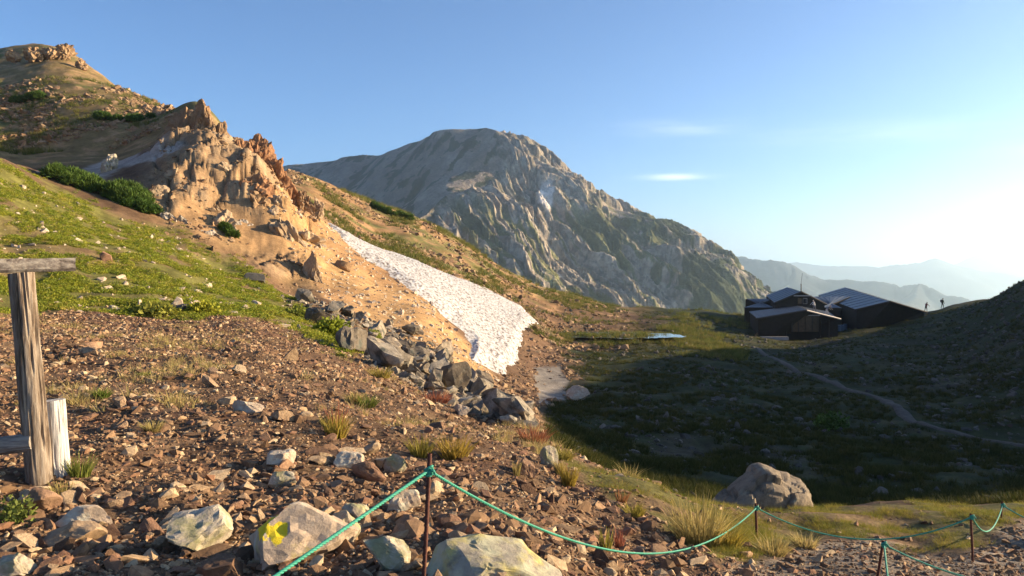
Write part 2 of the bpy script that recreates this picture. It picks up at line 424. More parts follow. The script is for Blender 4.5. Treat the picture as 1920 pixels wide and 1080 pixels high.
def stone_material(name, cols, lichen=None, scale=6.0, vary=0.25, bump=0.02, dark=0.55, rand=True):
    """stone: a colour picked for each stone, mottling, cracks, optional lichen"""
    m, nt, b = material(name, 0.88, 0.25)
    tc = N(nt, 'ShaderNodeTexCoord')
    t = N(nt, 'ShaderNodeTexNoise', Scale=scale, Detail=8.0, Roughness=0.7)
    nt.links.new(tc.outputs['Object'], t.inputs['Vector'])
    base = ramp(nt, [(i / max(1, len(cols) - 1), c) for i, c in enumerate(cols)])
    oi = N(nt, 'ShaderNodeObjectInfo')
    if rand:
        ad = N(nt, 'ShaderNodeMath', operation='MULTIPLY_ADD'); ad.inputs[1].default_value = vary * 1.6; ad.inputs[2].default_value = -vary * 0.8
        nt.links.new(t.outputs[0], ad.inputs[0])
        s = N(nt, 'ShaderNodeMath', operation='ADD', use_clamp=True); nt.links.new(oi.outputs['Random'], s.inputs[0]); nt.links.new(ad.outputs[0], s.inputs[1])
        nt.links.new(s.outputs[0], base.inputs[0])
    else:
        nt.links.new(t.outputs[0], base.inputs[0])
    t2 = N(nt, 'ShaderNodeTexNoise', Scale=scale * 3.3, Detail=8.0, Roughness=0.75)
    nt.links.new(tc.outputs['Object'], t2.inputs['Vector'])
    r2 = ramp(nt, [(0.3, (dark,) * 3), (0.52, (1.0,) * 3), (0.75, (1.25,) * 3)]); nt.links.new(t2.outputs[0], r2.inputs[0])
    c = mixc(nt, base.outputs[0], r2.outputs[0], 1.0, 'MULTIPLY')
    if lichen:
        for k, (rgb, lo, sc) in enumerate(lichen):
            t3 = N(nt, 'ShaderNodeTexNoise', Scale=sc, Detail=5.0, Roughness=0.6)
            mp = N(nt, 'ShaderNodeMapping'); mp.inputs['Location'].default_value = (3.1 * k + 1, 1.7 * k, 0.4)
            nt.links.new(tc.outputs['Object'], mp.inputs[0]); nt.links.new(mp.outputs[0], t3.inputs['Vector'])
            r3 = ramp(nt, [(lo - 0.03, (0, 0, 0)), (lo + 0.10, (1, 1, 1))]); nt.links.new(t3.outputs[0], r3.inputs[0])
            c = mixc(nt, c, rgb, r3.outputs[0])
    nt.links.new(c, b.inputs['Base Color'])
    bp = N(nt, 'ShaderNodeBump', Strength=0.8, Distance=bump)
    nt.links.new(t2.outputs[0], bp.inputs['Height']); nt.links.new(bp.outputs[0], b.inputs['Normal'])
    return m

def plain(name, rgb, rough=0.7, metal=0.0, vary=0.2, scale=8.0, spec=0.4):
    m, nt, b = material(name, rough, spec)
    b.inputs['Metallic'].default_value = metal
    tc = N(nt, 'ShaderNodeTexCoord')
    t = N(nt, 'ShaderNodeTexNoise', Scale=scale, Detail=6.0, Roughness=0.65); nt.links.new(tc.outputs['Object'], t.inputs['Vector'])
    r = ramp(nt, [(0.3, tuple(v * (1 - vary) for v in rgb)), (0.7, tuple(min(1, v * (1 + vary)) for v in rgb))])
    nt.links.new(t.outputs[0], r.inputs[0]); nt.links.new(r.outputs[0], b.inputs['Base Color'])
    return m

def leaf_material(name, cols, trans=0.35):
    m, nt, b = material(name, 0.75, 0.2)
    oi = N(nt, 'ShaderNodeObjectInfo'); a = N(nt, 'ShaderNodeVertexColor', layer_name='Col')
    r = ramp(nt, [(i / max(1, len(cols) - 1), c) for i, c in enumerate(cols)]); nt.links.new(oi.outputs['Random'], r.inputs[0])
    c = mixc(nt, r.outputs[0], a.outputs[0], 1.0, 'MULTIPLY')
    nt.links.new(c, b.inputs['Base Color'])
    tr = N(nt, 'ShaderNodeBsdfTranslucent'); nt.links.new(c, tr.inputs['Color'])
    ms = N(nt, 'ShaderNodeMixShader', Fac=trans)
    nt.links.new(b.outputs[0], ms.inputs[1]); nt.links.new(tr.outputs[0], ms.inputs[2])
    nt.links.new(ms.outputs[0], nt.nodes['Material Output'].inputs['Surface'])
    return m

M = {}
M['land'] = land_material('land', [(0.35, 0.22), (2.3, 0.3), (14.0, 0.45)], 0.03)
M['range'] = land_material('range', [(0.012, 0.25), (0.05, 0.35), (0.22, 0.3)], 2.5)
M['scree'] = stone_material('scree_stone', [(0.10, 0.056, 0.032), (0.18, 0.106, 0.058), (0.26, 0.158, 0.086), (0.22, 0.112, 0.066), (0.36, 0.235, 0.13), (0.50, 0.37, 0.23)], scale=1.3, bump=0.01)
M['stone'] = stone_material('brown_stone', [(0.13, 0.07, 0.042), (0.22, 0.13, 0.076), (0.27, 0.148, 0.092), (0.35, 0.235, 0.14), (0.47, 0.35, 0.225)], scale=2.2, bump=0.03)
M['grey_stone'] = stone_material('grey_stone', [(0.06, 0.055, 0.05), (0.095, 0.087, 0.076), (0.145, 0.132, 0.115)], scale=2.0, bump=0.03)
M['rust_stone'] = stone_material('rust_stone', [(0.18, 0.11, 0.065), (0.27, 0.168, 0.095), (0.36, 0.245, 0.145)], scale=1.5)
M['pile'] = stone_material('pile_stone', [(0.13, 0.105, 0.08), (0.20, 0.165, 0.125), (0.31, 0.26, 0.195), (0.25, 0.185, 0.12), (0.40, 0.345, 0.27)], lichen=[((0.10, 0.10, 0.08), 0.56, 2.2), ((0.33, 0.29, 0.22), 0.63, 3.0)], scale=1.6, bump=0.06, dark=0.4)
M['pale'] = stone_material('pale_stone', [(0.40, 0.33, 0.25), (0.50, 0.425, 0.325), (0.33, 0.265, 0.20)], lichen=[((0.30, 0.28, 0.15), 0.54, 6.0), ((0.52, 0.44, 0.12), 0.64, 5.0)], scale=5.0, bump=0.02)
M['lichen'] = stone_material('lichen_stone', [(0.26, 0.235, 0.19), (0.40, 0.345, 0.26)], lichen=[((0.46, 0.44, 0.30), 0.47, 5.0), ((0.46, 0.39, 0.15), 0.55, 6.0), ((0.16, 0.145, 0.12), 0.62, 9.0)], scale=4.0, bump=0.02, rand=False)
M['tan'] = stone_material('tan_stone', [(0.34, 0.26, 0.20), (0.47, 0.36, 0.26), (0.56, 0.45, 0.33)], lichen=[((0.52, 0.50, 0.40), 0.56, 4.5), ((0.52, 0.42, 0.10), 0.67, 4.0)], scale=4.0, bump=0.02, rand=False)
M['marked'] = stone_material('marked_stone', [(0.34, 0.26, 0.20), (0.47, 0.36, 0.26), (0.56, 0.45, 0.33)], lichen=[((0.52, 0.50, 0.40), 0.56, 4.5), ((0.46, 0.38, 0.10), 0.60, 5.0)], scale=4.0, bump=0.02, rand=False)
_nt = M['marked'].node_tree; _b = _nt.nodes['Principled BSDF']; _src = _b.inputs['Base Color'].links[0].from_socket
_tc = N(_nt, 'ShaderNodeTexCoord'); _mp = N(_nt, 'ShaderNodeMapping'); _mp.inputs['Location'].default_value = (0.55, 0.0, -2.5); _mp.inputs['Scale'].default_value = (5.0, 2.0, 10.0)
_nt.links.new(_tc.outputs['Object'], _mp.inputs[0]); _ln = N(_nt, 'ShaderNodeVectorMath', operation='LENGTH'); _nt.links.new(_mp.outputs[0], _ln.inputs[0])
_nz = N(_nt, 'ShaderNodeTexNoise', Scale=14.0, Detail=4.0); _nt.links.new(_tc.outputs['Object'], _nz.inputs['Vector'])
_ad = N(_nt, 'ShaderNodeMath', operation='ADD'); _nt.links.new(_ln.outputs['Value'], _ad.inputs[0]); _nt.links.new(_nz.outputs[0], _ad.inputs[1])
_rp = ramp(_nt, [(0.0, (1, 1, 1)), (0.95, (1, 1, 1)), (1.0, (0, 0, 0))]); _nt.links.new(_ad.outputs[0], _rp.inputs[0])
_nt.links.new(mixc(_nt, _src, (0.80, 0.60, 0.03), _rp.outputs[0]), _b.inputs['Base Color'])
M['dark_tan'] = stone_material('dark_tan_stone', [(0.15, 0.12, 0.09), (0.24, 0.19, 0.135), (0.31, 0.25, 0.18)], lichen=[((0.30, 0.28, 0.2), 0.6, 2.5)], scale=2.0, bump=0.04, rand=False, dark=0.45)
M['crag'] = stone_material('crag_rock', [(0.20, 0.12, 0.065), (0.30, 0.19, 0.105), (0.38, 0.265, 0.155)], scale=0.35, bump=0.25, rand=False, dark=0.5)
M['crag_red'] = stone_material('red_crag_rock', [(0.20, 0.10, 0.05), (0.31, 0.16, 0.08), (0.38, 0.22, 0.115)], scale=0.35, bump=0.25, rand=False, dark=0.5)
M['slab'] = stone_material('slab_rock', [(0.27, 0.19, 0.12), (0.38, 0.275, 0.175), (0.45, 0.345, 0.235)], scale=0.3, bump=0.2, rand=False, dark=0.62)
M['slab_grey'] = stone_material('grey_slab_rock', [(0.25, 0.21, 0.175), (0.37, 0.315, 0.255), (0.45, 0.38, 0.31)], scale=0.5, bump=0.2, rand=False, dark=0.5)
M['herb'] = leaf_material('herb', [(0.13, 0.18, 0.018), (0.25, 0.28, 0.025), (0.36, 0.35, 0.035), (0.17, 0.23, 0.03), (0.42, 0.34, 0.07)])
M['turf'] = leaf_material('turf_blades', [(0.075, 0.105, 0.022), (0.14, 0.15, 0.035), (0.24, 0.20, 0.07)])
M['shaded_turf'] = leaf_material('shaded_turf_blades', [(0.028, 0.042, 0.009), (0.05, 0.058, 0.013), (0.095, 0.085, 0.026)])  # darker copy of the turf, the hollow's shade put into its colour
M['green_tuft'] = leaf_material('green_tuft', [(0.12, 0.17, 0.03), (0.18, 0.20, 0.045)])
M['gold_tuft'] = leaf_material('gold_tuft', [(0.36, 0.25, 0.05), (0.30, 0.27, 0.06), (0.40, 0.28, 0.09)])
M['straw_tuft'] = leaf_material('straw_tuft', [(0.42, 0.33, 0.13), (0.46, 0.36, 0.17)])
M['red_tuft'] = leaf_material('red_tuft', [(0.34, 0.12, 0.08), (0.30, 0.15, 0.07)])
M['pine'] = leaf_material('pine_needles', [(0.06, 0.115, 0.018), (0.09, 0.145, 0.025)], 0.15)
M['far_pine'] = leaf_material('far_pine_needles', [(0.035, 0.055, 0.015), (0.05, 0.07, 0.02)], 0.1)
M['bark'] = plain('bark', (0.12, 0.085, 0.06), 0.9)

# ------------------------------------------------------------------ the ground
th_f = np.linspace(R(-34.5), R(34.5), 820)
th_all = np.concatenate([np.linspace(R(-180), R(-35), 60, endpoint=False), th_f, np.linspace(R(35), R(180), 90)])
r_all = np.concatenate([[0.3, 0.8, 1.4], np.exp(np.linspace(math.log(2.0), math.log(240), 620)), np.exp(np.linspace(math.log(250), math.log(42000), 70))])
RR, TH = np.meshgrid(r_all, th_all, indexing='ij')
GX, GY = RR * np.sin(TH), RR * np.cos(TH)
GZ = land(GX, GY, TH, RR)
gm = mesh_from('ground', np.stack([GX, GY, GZ], -1).reshape(-1, 3), grid_faces(*RR.shape)[:, ::-1], True)
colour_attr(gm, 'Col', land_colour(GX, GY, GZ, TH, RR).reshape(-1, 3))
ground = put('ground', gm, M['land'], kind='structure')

# ------------------------------------------------------------------ mountains beyond the valley
def seg_field(X, Y, spines, smooth=0.0):
    """height of ridges: each spine is (points n x 3, fall per metre); also the run along and the distance from the nearest"""
    best = np.full(X.shape, -1e9); T = np.zeros(X.shape); D = np.zeros(X.shape)
    t0 = 0.0
    for pts, fall in spines:
        pts = np.array(pts)
        for a, b in zip(pts[:-1], pts[1:]):
            e = b[:2] - a[:2]; L = math.hypot(*e)
            t = np.clip(((X - a[0]) * e[0] + (Y - a[1]) * e[1]) / (L * L), 0, 1)
            d = np.hypot(X - a[0] - t * e[0], Y - a[1] - t * e[1])
            h = a[2] + (b[2] - a[2]) * t - fall * d
            k = h > best
            best = np.where(k, h, best); T = np.where(k, t0 + t * L, T); D = np.where(k, d, D)
            t0 += L
        t0 += 777
    return best, T, D

def range_mesh(name, spines, px0, px1, nth, r0, r1, nr, floor, rough_amp, gully, colour, relief=None):
    th = np.linspace(math.atan((px0 - 960) / FPX), math.atan((px1 - 960) / FPX), nth)
    r = np.linspace(r0, r1, nr)
    RRm, THm = np.meshgrid(r, th, indexing='ij')
    X, Y = RRm * np.sin(THm), RRm * np.cos(THm)
    wx = gully * 0.6 * fbm(X / (gully * 3), Y / (gully * 3), 3, 60); wy = gully * 0.6 * fbm(X / (gully * 3), Y / (gully * 3), 3, 65)
    Z, T, D = seg_field(X + wx, Y + wy, spines)
    amp = np.minimum(D / (gully * 1.2), 1.0)
    g = 0.62 * ridged(T / gully, D / (gully * 6), 3, 70, 0.6) + 0.5 * ridged(T / (gully * .3), D / (gully * 3), 3, 72, 0.6)
    g2 = ridged(X / (gully * .8), Y / (gully * .8), 5, 75)
    if relief is not None: rough_amp, extra = relief(X, Y, D); Z = Z + extra
    Z = Z + rough_amp * (amp * 1.25 * g + (0.25 + 0.75 * amp) * 0.35 * g2) - rough_amp * 0.6 * amp
    Z = Z + rough_amp * 0.10 * fbm(T / (gully * .12), D / (gully * .5), 4, 80)
    Z = np.maximum(Z, floor)
    me = mesh_from(name, np.stack([X, Y, Z], -1).reshape(-1, 3), grid_faces(nr, nth)[:, ::-1], True)
    # slope and facing for the ground cover
    gy_, gx_ = np.gradient(Z)
    colour_attr(me, 'Col', np.clip(colour(X, Y, Z, T, D, g, g2), 0.01, 0.9).reshape(-1, 3))
    return me

def P(*pts): return [pix(*p) for p in pts]
peak_spines = [
    (P((380, 345, 2050), (480, 326, 1950), (533, 314, 1890), (600, 302, 1830), (637, 296, 1800), (667, 289, 1770), (703, 289, 1740), (753, 275, 1700), (797, 262, 1650), (840, 252, 1610), (875, 247, 1580), (905, 244, 1550), (930, 248, 1520), (953, 267, 1495), (967, 280, 1480), (1013, 301, 1452), (1050, 326, 1430), (1080, 347, 1412), (1103, 358, 1400), (1150, 385, 1375), (1200, 403, 1350), (1250, 440, 1320), (1290, 466, 1300), (1350, 503, 1270), (1400, 535, 1245), (1435, 565, 1225), (1500, 660, 1190)), 0.72),
    (P((930, 249, 1520), (945, 300, 1430), (925, 345, 1370), (865, 372, 1310), (815, 392, 1260), (800, 420, 1190), (810, 480, 1110), (830, 560, 1030)), 0.80),
    (P((960, 310, 1430), (1015, 345, 1370), (1045, 410, 1290), (1110, 500, 1190), (1180, 590, 1110)), 0.85),
    (P((925, 345, 1370), (985, 420, 1280), (1040, 500, 1180), (1090, 580, 1090)), 0.85),
    (P((865, 372, 1310), (925, 450, 1210), (985, 540, 1100), (1010, 600, 1050)), 0.9),
    (P((1100, 360, 1400), (1130, 420, 1330), (1190, 500, 1240), (1250, 590, 1150)), 0.85),
    (P((1200, 403, 1350), (1225, 460, 1290), (1275, 530, 1220), (1330, 610, 1140)), 0.85),
    (P((1290, 466, 1300), (1315, 520, 1240), (1370, 600, 1160)), 0.8),
]
def peak_colour(X, Y, Z, T, D, g, g2):
    p = 960 + FPX * X / Y; row = HORIZON - FPX * Z / Y
    m = sunny_side(X, Y)
    w = 14 * fbm(X / 90, Y / 90, 4, 400)
    c, a = X * .83 + Y * .55 + w, X * .55 - Y * .83
    n1 = fbm(c / 34, a / 330, 4, 90); n2 = fbm(X / 120, Y / 120, 5, 95); n3 = fbm(X / 20, Y / 20, 4, 99); n4 = fbm(c / 15, a / 210, 3, 103); n5 = fbm(c / 6, a / 70, 3, 107)
    rg = ridged(c / 62, a / 520, 3, 410, 0.55) * .6 + ridged(c / 21, a / 170, 3, 415, 0.6) * .4
    def mix(q, b, t): return q * (1 - t[..., None]) + np.array(b) * t[..., None]
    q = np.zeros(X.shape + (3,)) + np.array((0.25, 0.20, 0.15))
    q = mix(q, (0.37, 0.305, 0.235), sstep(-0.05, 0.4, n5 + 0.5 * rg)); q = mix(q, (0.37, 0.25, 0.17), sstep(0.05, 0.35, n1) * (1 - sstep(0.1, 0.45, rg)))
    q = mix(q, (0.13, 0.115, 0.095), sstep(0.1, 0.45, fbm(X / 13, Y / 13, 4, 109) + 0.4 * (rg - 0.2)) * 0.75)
    low = sstep(330, 430, row)
    q = mix(q, (0.12, 0.122, 0.042), sstep(0.02, 0.25, n4 + 0.5 * n2 + 0.10 * low - 0.10) * (0.15 + 0.75 * low))
    q = mix(q, (0.045, 0.055, 0.022), sstep(0.1, 0.28, n2 + 0.5 * n3 - 0.2 + 0.42 * sstep(1080, 1400, p)) * (0.2 + .8 * sstep(950, 1300, p)))
    white = np.exp(-(((p - 1025) / 16) ** 2 + ((row - 365) / 30) ** 2)); q = mix(q, (0.62, 0.56, 0.50), sstep(0.3, 0.6, white + .25 * n3))
    l = np.zeros(X.shape + (3,)) + np.array((0.17, 0.14, 0.11)); l = mix(l, (0.21, 0.172, 0.138), sstep(-.2, .4, fbm(X / 60, Y / 200, 4, 112)))  # flank turned from the sun: its shade is put into a darker base
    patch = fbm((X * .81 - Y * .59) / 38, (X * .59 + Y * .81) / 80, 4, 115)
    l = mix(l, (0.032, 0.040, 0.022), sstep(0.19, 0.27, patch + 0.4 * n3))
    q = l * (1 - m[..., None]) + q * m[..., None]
    return q * (1 + 0.2 * n3[..., None])
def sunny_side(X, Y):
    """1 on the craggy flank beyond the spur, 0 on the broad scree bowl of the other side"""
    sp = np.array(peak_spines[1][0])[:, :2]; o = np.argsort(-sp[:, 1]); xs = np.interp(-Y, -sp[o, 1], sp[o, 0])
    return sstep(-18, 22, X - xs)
def peak_relief(X, Y, D):
    m = sunny_side(X, Y)
    w = 14 * fbm(X / 90, Y / 90, 4, 400)
    c, a = X * .83 + Y * .55 + w, X * .55 - Y * .83
    e = 19 * ridged(c / 62, a / 520, 3, 410, 0.55) + 8.5 * ridged(c / 21, a / 220, 3, 415, 0.6) + 3.4 * ridged(c / 7.5, a / 42, 3, 420, 0.65)
    f1, f2, v = worley((c + 5 * fbm(X / 20, Y / 20, 3, 402)) / 26, a / 60, 4)
    e = e + 13 * (v - .5) * sstep(-.1, .4, fbm(X / 130, Y / 130, 3, 430)) - 4
    f1, f2, v = worley((c + 3 * fbm(X / 9, Y / 9, 3, 404)) / 10, a / 19, 5)
    e = e + 5.0 * (v - .5)
    cl, al = X * .81 - Y * .59, -X * .59 - Y * .81
    s_ = (3.0 * ridged(cl / 70, al / 500, 3, 440) + 1.0 * fbm(X / 25, Y / 25, 3, 445)) * np.minimum(1, (D + 3) / 45)
    e = e * np.minimum(1, (D + 3) / 45)
    return 26 * (0.12 + 0.25 * m), e * m + s_ * (1 - m)
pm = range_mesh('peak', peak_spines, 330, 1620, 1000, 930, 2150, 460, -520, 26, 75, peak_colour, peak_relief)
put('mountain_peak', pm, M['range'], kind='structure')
def blue_colour(X, Y, Z, T, D, g, g2):
    n2 = fbm(X / 500, Y / 500, 5, 120)
    c = np.zeros(X.shape + (3,)) + np.array((0.03, 0.036, 0.036))
    t = sstep(0.0, 0.5, n2)[..., None]
    return c * (1 - t) + np.array((0.075, 0.075, 0.07)) * t
bm_ = range_mesh('ridge', [(P((1050, 470, 5520), (1200, 452, 5280), (1300, 468, 5040), (1360, 478, 5000), (1425, 486, 4960), (1470, 490, 4920), (1500, 498, 4880), (1555, 523, 4800), (1600, 527, 4720), (1640, 537, 4640), (1700, 531, 4560), (1735, 540, 4480), (1760, 553, 4400), (1815, 560, 4320), (1900, 585, 4160), (2050, 640, 4000)), 0.55),
                           (P((1500, 498, 4880), (1470, 560, 4240), (1460, 620, 3760)), 0.6), (P((1700, 531, 4560), (1650, 590, 4000), (1620, 660, 3600)), 0.6), (P((1360, 478, 5000), (1340, 560, 4240)), 0.6)],
                 1000, 2150, 380, 3300, 6600, 130, -1000, 48, 264, blue_colour)
put('blue_mountain_ridge', bm_, M['range'], kind='structure')
fm_ = range_mesh('far_ridge', [(P((1350, 500, 11550), (1500, 491, 11275), (1560, 498, 11000), (1640, 500, 10725), (1690, 492, 10450), (1722, 484, 10340), (1760, 497, 10230), (1830, 507, 9900), (1950, 520, 9625), (2200, 530, 9350)), 0.35)],
                 1200, 2300, 260, 8000, 13500, 80, -1300, 35, 500, blue_colour)
put('far_mountain_ridge', fm_, M['range'], kind='structure')
fm2 = range_mesh('farthest_ridge', [(P((1600, 510, 14570), (1740, 500, 14335), (1800, 490, 14100), (1850, 476, 13865), (1900, 461, 13630), (1935, 470, 13395), (2000, 480, 13160), (2200, 500, 12690)), 0.35)],
                 1500, 2300, 200, 11800, 16200, 60, -1400, 35, 600, blue_colour)
put('farthest_mountain_ridge', fm2, M['range'], kind='structure')
# ------------------------------------------------------------------ stones: shapes
_ico = {}
def ico(sub):
    if sub not in _ico:
        b = bmesh.new(); bmesh.ops.create_icosphere(b, subdivisions=sub, radius=1.0)
        b.verts.ensure_lookup_table()
        _ico[sub] = (np.array([v.co[:] for v in b.verts]), np.array([[v.index for v in f.verts] for f in b.faces])); b.free()
    return _ico[sub]

def noise3(p, sc, octv, seed):
    return (fbm(p[:, 0] * sc + 3, p[:, 1] * sc + p[:, 2] * sc * 0.7, octv, seed) + fbm(p[:, 1] * sc + 9, p[:, 2] * sc - p[:, 0] * sc * 0.7, octv, seed + 20) + fbm(p[:, 2] * sc + 5, p[:, 0] * sc + p[:, 1] * sc * 0.6, octv, seed + 40)) / 1.8

def rock(seed, sub=3, dims=(1, 1, 1), cuts=14, keep=(0.55, 0.92), noise=0.05, layers=0.0, planes=()):
    """an angular stone: a ball cut flat by random planes, then weathered; lies within dims (full width, depth, height), centred"""
    g = np.random.default_rng(seed)
    v, f = ico(sub); v = v.copy()
    for q in range(cuts + len(planes)):
        n = g.normal(size=3) if q < cuts else np.array(planes[q - cuts][:3]); n = n / np.linalg.norm(n)
        d = g.uniform(*keep) if q < cuts else planes[q - cuts][3]
        s = v @ n
        v -= np.clip(s - d, 0, None)[:, None] * n * 0.97
    if noise:
        v += v * (noise * noise3(v, 1.6, 4, seed % 97))[:, None]
    if layers:
        v += v * (layers * np.abs(np.sin(v @ g.normal(size=3) * 7 + 2 * noise3(v, 1.2, 2, seed % 89))))[:, None]
    v -= (v.max(0) + v.min(0)) / 2
    v *= np.array(dims) / (v.max(0) - v.min(0))
    return v, f

def fracture(v, seed, cells, amp, crack, squash=(1, 1, 1)):
    """break a rock's surface into blocks that stand proud or back, with cracks between them"""
    g = np.random.default_rng(seed + 5000)
    ext = (v.max(0) - v.min(0)) / 2; u = v / ext
    c = u[g.choice(len(u), cells)] * g.uniform(.75, 1.05, (cells, 1))
    w = u + 0.12 * np.stack([noise3(u, 2.5, 3, seed % 31 + k * 7) for k in range(3)], -1)
    d = np.sqrt((((w[:, None] - c[None]) * np.array(squash)) ** 2).sum(-1))
    k = np.argsort(d, axis=1)[:, :2]; f1, f2 = np.take_along_axis(d, k, 1).T
    off = g.uniform(-1, 1, cells)[k[:, 0]] * amp - crack * np.clip(1 - (f2 - f1) / .10, 0, 1)
    n = u / (np.linalg.norm(u, axis=1)[:, None] + 1e-9)
    return v + n * off[:, None] * ext.min()

def px_size(n, r): return n / FPX * r

def boulder(px, py, w, h, mat, label, seed, depth=0.8, sub=4, cuts=16, sink=0.22, rot=0.0, tilt=0.0, keep=(0.34, 0.78), noise=0.05, r_min=2.6, r_max=260, name='boulder', cat='boulder', group=None, layers=0.0, Y=None, profile=None, planes=()):
    p = ground_at(px, py, r_min, r_max)
    if Y:
        x, y, z = pix(px, py, Y); p = Vector((x, y, float(H(np.array([x]), np.array([y]))[0])))
    W, Hh = px_size(w, p.y), px_size(h, p.y)
    v, f = rock(seed, sub, (W, W * depth, .9 * Hh / (1 - sink)), cuts, keep, noise, layers, planes)
    if sub >= 4: v = fracture(v, seed, 46, .07, .035)
    if tilt:
        c, s_ = math.cos(tilt), math.sin(tilt); v = v @ np.array([[c, 0, -s_], [0, 1, 0], [s_, 0, c]])
    if profile:
        u = v[:, 0] / (W / 2); v[:, 2] = (v[:, 2] - v[:, 2].min()) * np.interp(u, [q[0] for q in profile], [q[1] for q in profile])
    lowest = v[:, 2].min()
    v[:, 2] += -lowest
    o = put(name, mesh_from(name, v, f, False), M[mat], label=label, cat=cat, group=group)
    o.location = (p.x, p.y + W * depth * 0.35, p.z - (sink + .12) * Hh)
    o.rotation_euler.z = rot
    return o

# ------------------------------------------------------------------ crags on the ridge above the meadow
def crag(px, top, bot, w, Y, mat, label, seed, depth=0.9, lean=0.0, sub=5, name='rock_crag', cat='crag', group=None, keep=(0.45, 0.85), cuts=22):
    x, y, zt = pix(px, top, Y); zb = -(bot - HORIZON) / FPX * Y
    hgt = (zt - zb); W = px_size(w, Y)
    full = hgt * 1.55
    v, f = rock(seed, sub, (W, W * depth, full), cuts, keep, 0.0)
    v = fracture(v, seed, 90, .20, .12, (1, 1, .55 * full / W))
    v = fracture(v, seed + 1, 260, .09, .06, (1, 1, .7 * full / W))
    q = v / max(W, 0.5)
    v += (v / np.linalg.norm(v, axis=1)[:, None]) * (W * 0.07 * noise3(q, 2.6, 5, seed % 71))[:, None]
    v[:, 0] += lean * (v[:, 2] / full) * W
    v[:, 2] += zt - v[:, 2].max()
    o = put(name, mesh_from(name, v - np.array([0, 0, zb]), f, False), M[mat], label=label, cat=cat, group=group)
    o.location = (x, y, zb)
    return o
crag(383, 187, 262, 44, 79, 'crag', 'tallest brown rock spire on the ridge, sunlit on one side', 101, lean=-0.3)
crag(345, 200, 258, 80, 82, 'crag', 'dark rounded crag joined to the tallest rock spire', 102)
crag(362, 196, 258, 46, 80, 'crag', 'narrow brown crag between the rock spire and the dark crag', 131)
crag(408, 226, 285, 48, 79, 'crag', 'stepped brown crag just below the tallest spire', 103, lean=-0.2)
crag(436, 256, 306, 52, 79, 'crag', 'low crag in the notch between the spire and the red tower', 104)
crag(481, 248, 338, 70, 78, 'crag_red', 'blunt red brown rock tower on the ridge skyline', 105)
crag(455, 262, 330, 40, 77, 'crag_red', 'narrow ochre rock rib in front of the red tower', 106)
crag(513, 296, 362, 58, 78, 'crag_red', 'red brown crag stepping down behind the red tower', 107, lean=-0.3)
crag(540, 330, 388, 52, 78, 'crag_red', 'rugged ochre crag halfway down the ridge edge', 108, lean=-0.3)
crag(570, 356, 408, 46, 78, 'crag', 'low brown crag above the head of the snow', 109)
crag(596, 368, 420, 22, 78, 'slab', 'thin pale rock pillar at the end of the ridge', 110)
crag(328, 272, 330, 66, 72, 'crag', 'dome shaped brown outcrop beside the pale track', 111)
crag(390, 262, 330, 50, 74, 'slab', 'pale fluted rock rib below the tallest spire', 112)
crag(425, 300, 372, 60, 72, 'crag', 'brown fluted rock rib under the notch', 113)
crag(470, 330, 408, 60, 71, 'slab', 'pale buttress below the red rock tower', 114)
crag(205, 287, 320, 30, 70, 'pale', 'pale upright rock standing behind the dwarf pines', 115, sub=4)
crag(545, 405, 520, 95, 62, 'slab', 'large pale rock slab low on the ochre slope', 116, lean=-0.45, depth=0.7, keep=(0.5, 0.75))
crag(588, 470, 560, 46, 57, 'slab', 'pale rock tongue at the foot of the large slab', 117, lean=-0.5, depth=0.8)
crag(470, 410, 490, 62, 61, 'slab_grey', 'grey white rock face beside the large pale slab', 118, lean=-0.4)
crag(330, 396, 432, 66, 57, 'slab_grey', 'low grey white outcrop beside the dwarf pines', 119, sub=4, lean=-.3)
crag(385, 430, 476, 52, 56, 'slab_grey', 'small grey white outcrop in the upper meadow', 120, sub=4, lean=-.4)
crag(425, 385, 440, 70, 62, 'slab', 'broken tan outcrop above the meadow edge', 121, lean=-.3)
for i, (px, t, b_, w) in enumerate([(122, 82, 104, 34), (96, 87, 106, 40), (66, 88, 108, 40), (28, 92, 108, 30), (152, 108, 126, 26)]):
    crag(px, t, b_, w, 172 - i, 'crag', ['highest rusty rock on the top of the upper ridge', 'flat rusty rock beside the highest ridge rock', 'broad brown rock on the upper ridge crest', 'small brown rock at the end of the upper ridge crest', 'rusty rock just below the top of the upper ridge'][i], 140 + i, sub=4)

